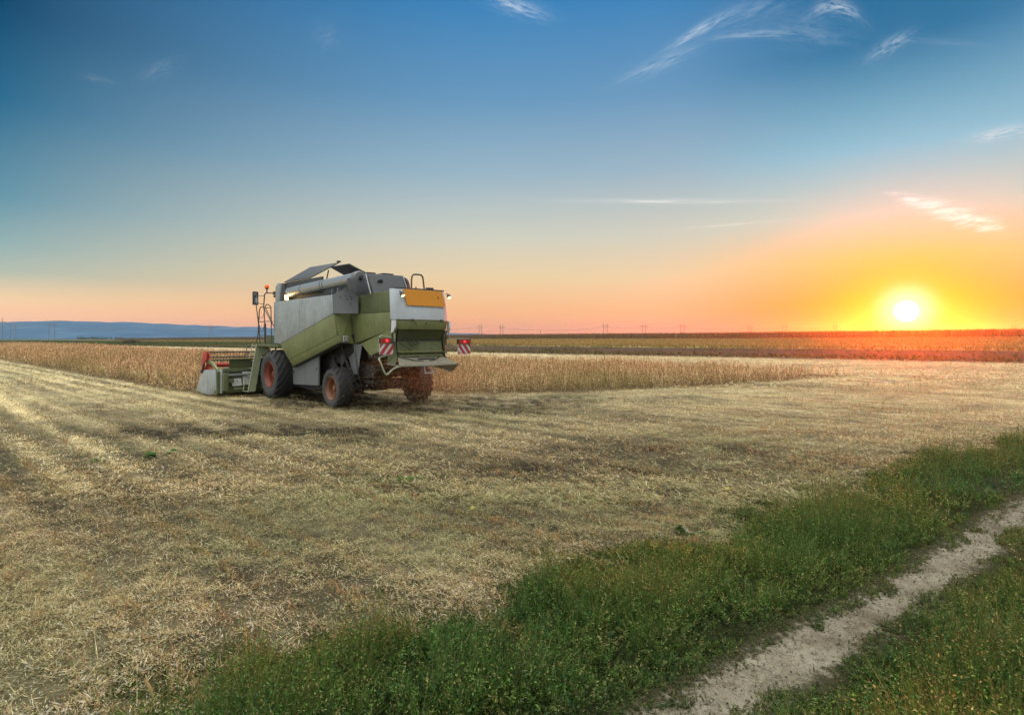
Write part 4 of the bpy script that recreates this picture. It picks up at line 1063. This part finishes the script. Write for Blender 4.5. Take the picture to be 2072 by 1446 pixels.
# pick-up reel
rx, rz_, rr_ = 7.35, 1.14, .50
rb = MB()
for k in range(6):
    q = PI/2+k*PI/3+.1; x = rx+rr_*math.cos(q); z = rz_+rr_*math.sin(q)
    rb.tube([(x, -3.05, z), (x, 3.05, z)], .030, 6)
    for j in range(52):
        y = -3.0+j*.117; rb.add([(x-.012, y, z), (x+.012, y, z), (x+.012, y+.02, z), (x-.03, y+.008, z-.20)], [(0, 1, 3), (1, 2, 3), (2, 0, 3), (0, 2, 1)])
hp('reel_bats', rb, M['black'])
hp('reel_tube', MB().tube([(rx, -3.05, rz_), (rx, 3.05, rz_)], .085, 12), M['red'])
for y in (3.06, 0, -3.06):
    sp = MB()
    for k in range(6):
        q = PI/2+k*PI/3+.1
        a = Vector((rx, y, rz_)); b_ = Vector((rx+rr_*math.cos(q), y, rz_+rr_*math.sin(q)))
        n_ = Vector((-math.sin(q), 0, math.cos(q)))*.045
        sp.plate([tuple(a+n_*1.8), tuple(a-n_*1.8), tuple(b_-n_), tuple(b_+n_)], .02)
        q2 = q+PI/3; c_ = Vector((rx+rr_*math.cos(q2), y, rz_+rr_*math.sin(q2)))
        d_ = (c_-b_).normalized(); nn = Vector((-d_.z, 0, d_.x))*.03
        sp.plate([tuple(b_+nn), tuple(b_-nn), tuple(c_-nn), tuple(c_+nn)], .018)
    hp('reel_spider', sp, M['red'])
hp('reel_guard', MB().plate([(7.0, 3.16, 1.68), (7.55, 3.16, 1.66), (7.75, 3.16, 1.3), (7.8, 3.16, .75), (7.5, 3.16, .7), (7.45, 3.16, 1.25), (7.1, 3.16, 1.35)], .05), M['red'], bevel=.01)
hp('reel_arm', MB().plate([(6.15, 3.05, 1.02), (6.3, 3.05, .98), (7.0, 3.05, 1.22), (7.4, 3.05, 1.20), (7.4, 3.05, 1.32), (6.95, 3.05, 1.36)], .09), M['green'], bevel=.01)
hp('reel_arm', MB().plate([(6.15, -3.05, 1.02), (6.3, -3.05, .98), (7.4, -3.05, 1.16), (7.4, -3.05, 1.28)], .09), M['green'])
hp('lift_cylinder', MB().tube([(6.25, 3.0, .9), (6.9, 3.0, 1.2)], .03, 8).tube([(6.1, 2.9, 1.08), (6.6, 2.2, 1.05)], .02, 6), M['rail'])
hp('header_hoses', MB().tube(arc((7.45, 3.2, 1.2), (7.2, 3.3, 1.0), (7.5, 3.2, .85), 6), .03, 6).tube(arc((7.5, 3.2, 1.0), (7.7, 3.3, .8), (7.3, 3.2, .9), 6), .025, 6), M['black'])

# ------------------------------------------------------------------ chaff thrown out behind the machine
def chaff():
    n = 26000
    u0 = rng.uniform(-1.9, -.9, n); v0 = rng.uniform(-.85, .9, n); t = rng.random(n)**.9*.75
    vx = -rng.gamma(2.0, .75, n); vy = rng.normal(-.9, 1.5, n); vz = rng.normal(.1, .9, n)
    x = u0+vx*t; y = v0+vy*t; z = 1.62+rng.uniform(-.15, .1, n)+vz*t-2.9*t*t
    m = (z > .03)
    x, y, z = x[m], y[m], z[m]; k = len(x)
    a = R(133.5); ca, sa = math.cos(a), math.sin(a)
    P = np.stack([-4.383+x*ca-y*sa, 18.596+x*sa+y*ca, z], -1)
    V = blades(P, rdir(k, -80, 80), rng.uniform(.010, .045, k), rng.uniform(.006, .016, k), rdir(k, -60, 60))
    C = pick([(.33, .19, .08), (.24, .14, .06), (.50, .36, .18), (.62, .52, .32), (.10, .065, .035)], k, [3, 2.5, 2.6, 1.6, 1.5])
    o = quads('chaff', V, C, M['straw']); tag(o, 'brown chaff spraying out below the back of the harvester', 'chaff', kind='stuff')
chaff()
def dust_cloud():
    a = R(133.5)
    bm = bmesh.new(); bmesh.ops.create_icosphere(bm, subdivisions=3, radius=1)
    me = bpy.data.meshes.new('dust_cloud'); bm.to_mesh(me); bm.free()
    o = bpy.data.objects.new('dust_cloud', me); COL.objects.link(o)
    c = Vector((-4.383, 18.596, 0))+Vector((math.cos(a)*-1.7-math.sin(a)*-1.0, math.sin(a)*-1.7+math.cos(a)*-1.0, .72))
    o.location = c; o.scale = (1.9, 2.3, .70); o.rotation_euler = (0, 0, a)
    m = bpy.data.materials.new('chaff_dust'); m.use_nodes = True; t = NT(m.node_tree); t.N.remove(t.N['Principled BSDF'])
    v = t.n('ShaderNodeVolumePrincipled'); v.inputs['Color'].default_value = (.75, .42, .22, 1); v.inputs['Anisotropy'].default_value = .3
    co = t.n('ShaderNodeTexCoord').outputs['Object']
    ln = t.vmath('LENGTH', co).outputs['Value']
    f = t.math('MULTIPLY', t.math('SUBTRACT', 1.0, ln, clamp=True), t.math('POWER', t.noise(co, 1.8, 3, .6), 2.0))
    t.link(t.math('MULTIPLY', f, .22), v.inputs['Density'])
    t.link(v.outputs[0], t.N['Material Output'].inputs['Volume'])
    me.materials.append(m); tag(o, 'thin brown dust hanging behind the harvester', 'dust', kind='stuff')
dust_cloud()

# ------------------------------------------------------------------ single plants and leaves that stand out on the cut field
def px2g(px, py): Y = CAM_H*1151/(py-683); return ((px-1036)/1151*Y, Y)
def weed_plant(px, py, size, nl, col, label, group='green weeds on the cut field'):
    X, Y = px2g(px, py); r_ = empty('weed', (X, Y, float(gz(X, Y))))
    st = MB()
    tips = []
    for k in range(nl):
        a = random.uniform(0, 2*PI); L_ = size*random.uniform(.5, 1)
        tip = Vector((math.cos(a)*L_*.8, math.sin(a)*L_*.8, L_*random.uniform(.25, .7))); tips.append((tip, a))
        st.tube([(0, 0, -.01), tuple(tip*.5+Vector((0, 0, .02))), tuple(tip)], [.006, .005, .003], 5)
    st.build('stem', M['rail'], r_)
    Vq = []
    for tip, a in tips:
        d = Vector((math.cos(a), math.sin(a), random.uniform(-.35, .1))).normalized(); s_ = Vector((-d.y, d.x, 0)).normalized(); up_ = s_.cross(d)
        for k in range(3):
            dd = (d+s_*(k-1)*.9).normalized(); ss = Vector((-dd.y, dd.x, random.uniform(-.4, .4))).normalized(); l_ = size*random.uniform(.4, .62); w_ = l_*.62
            p = tip
            for (f0, f1, g0, g1) in ((0, .35, .12, 1), (.35, .7, 1, .8), (.7, 1, .8, .05)):
                dz = Vector((0, 0, -.12*l_))
                Vq.append([p+dd*l_*f0+ss*w_*.5*g0+dz*f0*f0, p+dd*l_*f1+ss*w_*.5*g1+dz*f1*f1, p+dd*l_*f1-ss*w_*.5*g1+dz*f1*f1, p+dd*l_*f0-ss*w_*.5*g0+dz*f0*f0])
    V = np.array([[tuple(q) for q in f] for f in Vq]); C = pick([col], len(V))
    f = quads('leaves', V, C, M['leaf']); f.parent = r_
    tag(r_, label, 'weed', group)
weed_plant(828, 972, .20, 7, (.09, .20, .03), 'bright green broad-leaved weed alone in mid field, behind and right of the harvester')
weed_plant(322, 924, .26, 8, (.07, .14, .035), 'wide dark green weed beside the dark soil patch on the left')
weed_plant(197, 932, .12, 5, (.10, .20, .04), 'small green weed left of the dark soil patch')
weed_plant(612, 1166, .11, 4, (.06, .14, .04), 'low green weed in the middle of the pale straw')
weed_plant(430, 1440, .10, 4, (.12, .22, .05), 'light green sprout at the bottom edge, left of the grass')
weed_plant(1400, 1080, .16, 6, (.05, .09, .025), 'dark leafy weed where the stubble meets the green grass')
def fallen_leaf(px, py, s_, col, label):
    X, Y = px2g(px, py); mb = MB(); z = float(gz(X, Y))+.035
    pts = []
    for k in range(12):
        q = 2*PI*k/12; r_ = s_*(.5+.16*math.cos(5*q)); pts.append((r_*math.cos(q), r_*math.sin(q)*.8, .012*math.sin(3*q)))
    n = len(pts); mb.v = [(0, 0, .012)]+pts+[(s_*.9, .01, .02)]; mb.f = [(0, i+1, (i+1) % n+1) for i in range(n)]+[(1, n+1, 2)]
    o = mb.build('fallen_leaf', paint('leaf_'+label.split()[0], col, .7, (col[0]*.5, col[1]*.4, .01), .4, 30)); o.location = (X, Y, z); o.rotation_euler = (R(38), R(8), random.random()*6)
    tag(o, label, 'leaf', 'coloured leaves on the cut field')
fallen_leaf(1330, 981, .085, (.55, .27, .02), 'orange fallen leaf in the stubble right of the middle')
fallen_leaf(650, 1306, .040, (.62, .25, .02), 'small orange fallen leaf near the grass at the bottom')
fallen_leaf(955, 1029, .075, (.40, .42, .04), 'yellow green fallen leaf in the middle of the stubble')
fallen_leaf(1471, 990, .070, (.55, .50, .08), 'pale yellow fallen leaf near the grass on the right')
fallen_leaf(1040, 913, .09, (.50, .40, .04), 'yellow fallen leaf farthest out behind the harvester')
def stalk(px, py, L_, r_, lean, label):
    X, Y = px2g(px, py); d = Vector(lean).normalized()*L_
    rt = empty('corn_stump', (X, Y, float(gz(X, Y))))
    MB().tube([(0, 0, -.02), tuple(d*.5), tuple(d)], [r_*1.15, r_, r_*.9], 8).build('stalk', paint('dry_stalk', (.30, .24, .09), .7, (.25, .12, .05), .6, 20, bump=.1), rt)
    V = []
    for k in range(4):
        dd = Vector((random.uniform(-1, 1), random.uniform(-1, .2), random.uniform(.1, .5))).normalized(); s_ = Vector((-dd.y, dd.x, .2)).normalized()
        l_ = L_*random.uniform(.4, .7); V.append([s_*.012, dd*l_*.6+s_*.014, dd*l_, -s_*.012])
    f = quads('husk', np.array([[tuple(q) for q in f] for f in V]), pick([(.45, .25, .13), (.40, .28, .14)], 4), M['straw']); f.parent = rt
    tag(rt, label, 'stump', 'old stalk stumps in the stubble')
stalk(318, 1412, .15, .010, (-.55, .1, .8), 'thickest leaning dry stalk stump, at the bottom left near the grass edge')
stalk(172, 1355, .085, .008, (-.3, .1, .8), 'short dry stalk stump on the far left of the pale straw')
stalk(400, 1378, .075, .007, (-.5, .1, .7), 'short dry stalk stump just above the thick leaning one')
stalk(1286, 1232, .13, .010, (-.25, .1, .9), 'dark upright stalk stump inside the edge of the grass')
stalk(1022, 1222, .10, .010, (.05, .1, .9), 'dark upright stalk stump at the top edge of the grass, left of the other')
def tuft(px, py, H, n, col, label):
    X, Y = px2g(px, py); V = []; r_ = empty('grass_tuft', (X, Y, float(gz(X, Y))))
    for k in range(n):
        a = random.uniform(0, 2*PI); h = H*random.uniform(.6, 1); ln = random.uniform(.1, .45)*h; s_ = Vector((-math.sin(a), math.cos(a), 0)); w = .0055
        p = [Vector((math.cos(a)*ln*q*q, math.sin(a)*ln*q*q, h*(q-.18*q*q*q))) for q in (0, .35, .7, 1)]
        for i in range(3):
            wa, wb = w*(1-i*.28), w*(1-(i+1)*.32); V.append([p[i]+s_*wa, p[i+1]+s_*wb, p[i+1]-s_*wb, p[i]-s_*wa])
    f = quads('blades', np.array([[tuple(q) for q in g] for g in V]), pick([col], len(V)), M['leaf']); f.parent = r_
    tag(r_, label, 'grass tuft', 'tall grass tufts beside the path')
tuft(1955, 1250, .26, 10, (.30, .34, .05), 'yellow green grass tuft highest up the near bank of the path')
tuft(2022, 1310, .36, 9, (.10, .22, .08), 'tall bluish green grass tuft near the right edge')
tuft(1903, 1360, .22, 9, (.26, .32, .05), 'yellow green grass tuft in the middle of the near bank')
tuft(1845, 1440, .26, 8, (.20, .28, .06), 'light green grass tuft at the bottom edge of the near bank')

# ------------------------------------------------------------------ air, sky and sun
def haze_box():
    mb = MB().box(-1600, 1600, -1560, 1620, -2.0, 34)
    m = bpy.data.materials.new('haze_air'); m.use_nodes = True; t = NT(m.node_tree); t.N.remove(t.N['Principled BSDF'])
    v = t.n('ShaderNodeVolumePrincipled'); v.inputs['Color'].default_value = (.56, .80, 1.0, 1); v.inputs['Density'].default_value = HAZE_D
    v.inputs['Anisotropy'].default_value = HAZE_G
    t.link(v.outputs[0], t.N['Material Output'].inputs['Volume'])
    tag(mb.build('haze', m), kind='stuff')
HAZE_D, HAZE_G = .00042, .90
haze_box()

SUN_AZ = math.atan2(798, 1151); SUN_EL = math.atan2(53, math.hypot(1151, 798))      # right of +Y, above the horizon
sd = Vector((math.sin(SUN_AZ)*math.cos(SUN_EL), math.cos(SUN_AZ)*math.cos(SUN_EL), math.sin(SUN_EL)))
sl_ = bpy.data.lights.new('sun', 'SUN'); so = bpy.data.objects.new('sun', sl_); COL.objects.link(so)
so.rotation_euler = sd.to_track_quat('Z', 'Y').to_euler(); so.location = (30, 40, 30)
sl_.energy = 5.0; sl_.angle = R(.6); sl_.color = (1, .054, .0)
lp_ = bpy.data.lights.new('tank_lamp_light', 'POINT'); lo = bpy.data.objects.new('tank_lamp_light', lp_); COL.objects.link(lo)
lo.parent = HV; lo.location = (3.66, 1.47, 3.63); lp_.energy = 5; lp_.color = (1, .62, .22); lp_.shadow_soft_size = .04

w = bpy.data.worlds.new('World'); sc.world = w; w.use_nodes = True
t = NT(w.node_tree)
bg = t.N['Background']
D = t.n('ShaderNodeTexCoord').outputs['Generated']
sx = t.n('ShaderNodeSeparateXYZ'); t.link(D, sx.inputs[0]); dx, dy, dz = sx.outputs
hl = t.math('SQRT', t.math('ADD', t.math('MULTIPLY', dx, dx), t.math('MULTIPLY', dy, dy)))
el = t.math('MULTIPLY', t.math('ARCTAN2', dz, hl), 180/PI)
cosphi = t.math('DIVIDE', t.math('ADD', t.math('MULTIPLY', dx, math.sin(SUN_AZ)), t.math('MULTIPLY', dy, math.cos(SUN_AZ))), t.math('MAXIMUM', hl, 1e-4))
phi = t.math('MULTIPLY', t.math('ARCCOSINE', t.math('MINIMUM', t.math('MAXIMUM', cosphi, -1), 1)), 180/PI)
E = lambda e: e/40.
elf = t.math('DIVIDE', t.math('MAXIMUM', el, 0), 40., clamp=True)
OV = (.85, .92, 1.0, 1)
def skyramp(st): return t.ramp(elf, [(E(e), srgb(*c)) for e, c in st])
left = skyramp([(0, (300, 218, 178)), (1.4, (296, 222, 172)), (3.1, (258, 220, 172)), (5, (185, 195, 178)), (7, (150, 180, 180)), (10.4, (101, 150, 170)), (17.4, (36, 106, 142)), (23.7, (2, 70, 108)), (31, (10, 60, 100)), (40, (40, 90, 130))])
mid = skyramp([(0, (270, 172, 140)), (.9, (270, 180, 134)), (2.5, (262, 194, 134)), (5.9, (242, 213, 166)), (9.9, (210, 210, 193)), (16, (154, 183, 199)), (22.6, (105, 154, 191)), (30.7, (56, 130, 186)), (36, (46, 116, 175)), (40, (60, 120, 170))])
right = skyramp([(0, (250, 112, 8)), (1.0, (250, 118, 8)), (3.1, (240, 152, 20)), (6.8, (226, 200, 124)), (10.4, (192, 214, 196)), (15.7, (130, 194, 214)), (23.6, (30, 118, 162)), (31, (20, 100, 150)), (40, (60, 120, 170))])
def ease(f): return t.math('MULTIPLY', t.math('MULTIPLY', f, f), t.math('SUBTRACT', 3.0, t.math('MULTIPLY', f, 2.0)))
f1 = ease(t.math('DIVIDE', t.math('SUBTRACT', phi, 2.), 20., clamp=True))
f2 = t.math('POWER', t.math('DIVIDE', t.math('SUBTRACT', phi, 34.), 43., clamp=True), 1.8)
c = t.mix(f1, right, mid); c = t.mix(f2, c, left)
# unseen sky behind the viewer and overhead, brightened as fill for ground and harvester
fb = t.math('DIVIDE', t.math('SUBTRACT', phi, 92.), 34., clamp=True)
fo = t.math('DIVIDE', t.math('SUBTRACT', el, 36.), 16., clamp=True)
BV = 1.08
c = t.mix(fb, c, (.90*BV, .95*BV, 1.0*BV, 1))
BO = 3.1
c = t.mix(fo, c, (1.0*BO, .97*BO, .92*BO, 1))
# physical dusk sky adds a little of its own gradient
nish = t.n('ShaderNodeTexSky', sky_type='NISHITA'); nish.sun_disc = False; nish.sun_elevation = SUN_EL; nish.sun_rotation = SUN_AZ
ns = t.n('ShaderNodeVectorMath', operation='SCALE'); t.link(nish.outputs[0], ns.inputs[0]); ns.inputs['Scale'].default_value = .001
cadd = t.vmath('ADD', c, ns.outputs[0]).outputs[0]
# sun disc and aureole, by the angle from the sun
dt = t.vmath('DOT_PRODUCT', D, tuple(sd)).outputs['Value']
ang = t.math('ARCCOSINE', t.math('MINIMUM', dt, .9999999))
def expo(width, power=1.0):
    q = t.math('POWER', t.math('DIVIDE', ang, width), power)
    return t.math('EXPONENT', t.math('MULTIPLY', q, -1))
def addc(base, fac, col):
    s_ = t.n('ShaderNodeVectorMath', operation='SCALE'); s_.inputs[0].default_value = col[:3]; t.setin(s_.inputs['Scale'], fac)
    return t.vmath('ADD', base, s_.outputs[0]).outputs[0]
warm = t.mix(t.math('MULTIPLY', expo(.07, 2.0), .8), cadd, (1.0, .36, .0, 1))
c2 = addc(warm, expo(.033, 3.0), (.6, .7, .8))
c2 = addc(c2, expo(.0135, 8), (5, 5, 5))
# cirrus wisps: position and size on the sky given by bearing (x/y) and slope (z/y)
iy = t.math('MAXIMUM', dy, .05)
gx = t.math('DIVIDE', dx, iy); gy = t.math('DIVIDE', dz, iy)
gv = t.n('ShaderNodeCombineXYZ'); t.link(gx, gv.inputs[0]); t.link(gy, gv.inputs[1])
front = t.math('GREATER_THAN', dy, .05)
tot = None
def wisp(px, py, ln, wd, deg, a, seed, fine=1.0, curve=0.0):
    global tot
    cx, cy = (px-1036)/1151, (683-py)/1151
    ra = R(deg); ca, sa = math.cos(ra), math.sin(ra)
    du = t.math('SUBTRACT', gx, cx); dv = t.math('SUBTRACT', gy, cy)
    u = t.math('ADD', t.math('MULTIPLY', du, ca), t.math('MULTIPLY', dv, sa))
    v = t.math('SUBTRACT', t.math('MULTIPLY', dv, ca), t.math('MULTIPLY', du, sa))
    u = t.math('DIVIDE', u, ln/1151); v = t.math('DIVIDE', v, wd/1151)
    if curve: v = t.math('ADD', v, t.math('MULTIPLY', t.math('MULTIPLY', u, u), curve))
    cv = t.n('ShaderNodeCombineXYZ'); t.link(t.math('MULTIPLY', u, 1.5), cv.inputs[0]); t.link(t.math('MULTIPLY', v, 1.6*fine), cv.inputs[1]); cv.inputs[2].default_value = seed*3.7
    nz = t.noise(cv.outputs[0], 1.3, 6, .68)
    wob = t.math('MULTIPLY', t.math('SUBTRACT', nz, .5), 1.5)
    r2 = t.math('ADD', t.math('MULTIPLY', u, u), t.math('POWER', t.math('ABSOLUTE', t.math('ADD', v, wob)), 1.6))
    g = t.math('EXPONENT', t.math('MULTIPLY', r2, -1.2))
    g = t.math('MULTIPLY', g, t.ramp(nz, [(.36, (0, 0, 0, 1)), (.62, (1, 1, 1, 1))]))
    g = t.math('MULTIPLY', g, a)
    tot = g if tot is None else t.math('ADD', tot, g)
wisp(1045, 12, 62, 15, -18, .55, 1); wisp(1412, 62, 62, 9, 30, .62, 2); wisp(1335, 128, 78, 13, 24, .34, 3)
wisp(1525, 68, 85, 8, 3, .36, 4, curve=.6); wisp(1692, 12, 48, 14, -4, .62, 5, curve=1.1); wisp(1520, 18, 85, 26, 18, .18, 6)
wisp(1800, 92, 46, 13, 32, .45, 7); wisp(2025, 268, 62, 12, 10, .55, 8); wisp(1350, 407, 185, 4.5, 0, .75, 9)
wisp(1475, 455, 85, 3, 5, .42, 10); 
def ripple(px, py, ln, wd, deg, sdeg, gap, a, seed):
    global tot
    du = t.math('SUBTRACT', gx, (px-1036)/1151); dv = t.math('SUBTRACT', gy, (683-py)/1151)
    ca, sa = math.cos(R(deg)), math.sin(R(deg)); cb, sb = math.cos(R(sdeg)), math.sin(R(sdeg))
    u = t.math('DIVIDE', t.math('ADD', t.math('MULTIPLY', du, ca), t.math('MULTIPLY', dv, sa)), ln/1151)
    v = t.math('DIVIDE', t.math('SUBTRACT', t.math('MULTIPLY', dv, ca), t.math('MULTIPLY', du, sa)), wd/1151)
    p_ = t.math('DIVIDE', t.math('ADD', t.math('MULTIPLY', du, cb), t.math('MULTIPLY', dv, sb)), 26/1151)
    s_ = t.math('DIVIDE', t.math('SUBTRACT', t.math('MULTIPLY', dv, cb), t.math('MULTIPLY', du, sb)), gap/1151)
    cv = t.n('ShaderNodeCombineXYZ'); t.link(t.math('MULTIPLY', p_, .55), cv.inputs[0]); t.link(t.math('MULTIPLY', s_, .9), cv.inputs[1]); cv.inputs[2].default_value = seed
    nz = t.noise(cv.outputs[0], .9, 4, .6)
    st = t.ramp(nz, [(.42, (0, 0, 0, 1)), (.60, (1, 1, 1, 1))])
    r2 = t.math('ADD', t.math('POWER', t.math('ABSOLUTE', u), 3.0), t.math('POWER', t.math('ABSOLUTE', t.math('ADD', v, t.math('MULTIPLY', t.math('SUBTRACT', nz, .5), 1.0))), 2.2))
    g = t.math('MULTIPLY', t.math('EXPONENT', t.math('MULTIPLY', r2, -1.2)), t.math('MULTIPLY', t.math('ADD', t.math('MULTIPLY', st, .9), .10), a))
    tot = t.math('ADD', tot, g)
ripple(1866, 410, 50, 11, -15, 5, 7, 1.3, 2.3); ripple(1945, 436, 78, 19, -17, 9, 7, 1.3, 5.1); ripple(2008, 454, 22, 10, -8, 12, 6, .9, 8.4)

wisp(1806, 391, 18, 3, 0, .6, 12); wisp(200, 160, 34, 7, -14, .10, 13); wisp(322, 138, 42, 16, 24, .10, 15); wisp(1900, 85, 90, 7, -4, .12, 16); wisp(1640, 60, 90, 30, -10, .14, 17); wisp(660, 70, 30, 30, 50, .07, 18)
cf = t.math('MULTIPLY', t.math('MINIMUM', tot, .92), front)
lowmix = t.ramp(elf, [(E(6), (1.15, 1.05, .78, 1)), (E(14), (.92, .92, .90, 1)), (E(22), (.78, .86, .92, 1))])
c3 = t.mix(cf, c2, lowmix)
t.link(c3, bg.inputs['Color']); bg.inputs['Strength'].default_value = 1.0
w.cycles.sampling_method = 'MANUAL'; w.cycles.sample_map_resolution = 1024

# ------------------------------------------------------------------ render settings
sc.render.engine = 'CYCLES'
sc.view_settings.view_transform = 'Standard'; sc.view_settings.look = 'None'; sc.view_settings.exposure = 0; sc.view_settings.gamma = 1
sc.cycles.use_denoising = True
sc.cycles.max_bounces = 6; sc.cycles.diffuse_bounces = 3; sc.cycles.glossy_bounces = 2; sc.cycles.transmission_bounces = 3; sc.cycles.volume_bounces = 1
sc.cycles.transparent_max_bounces = 8
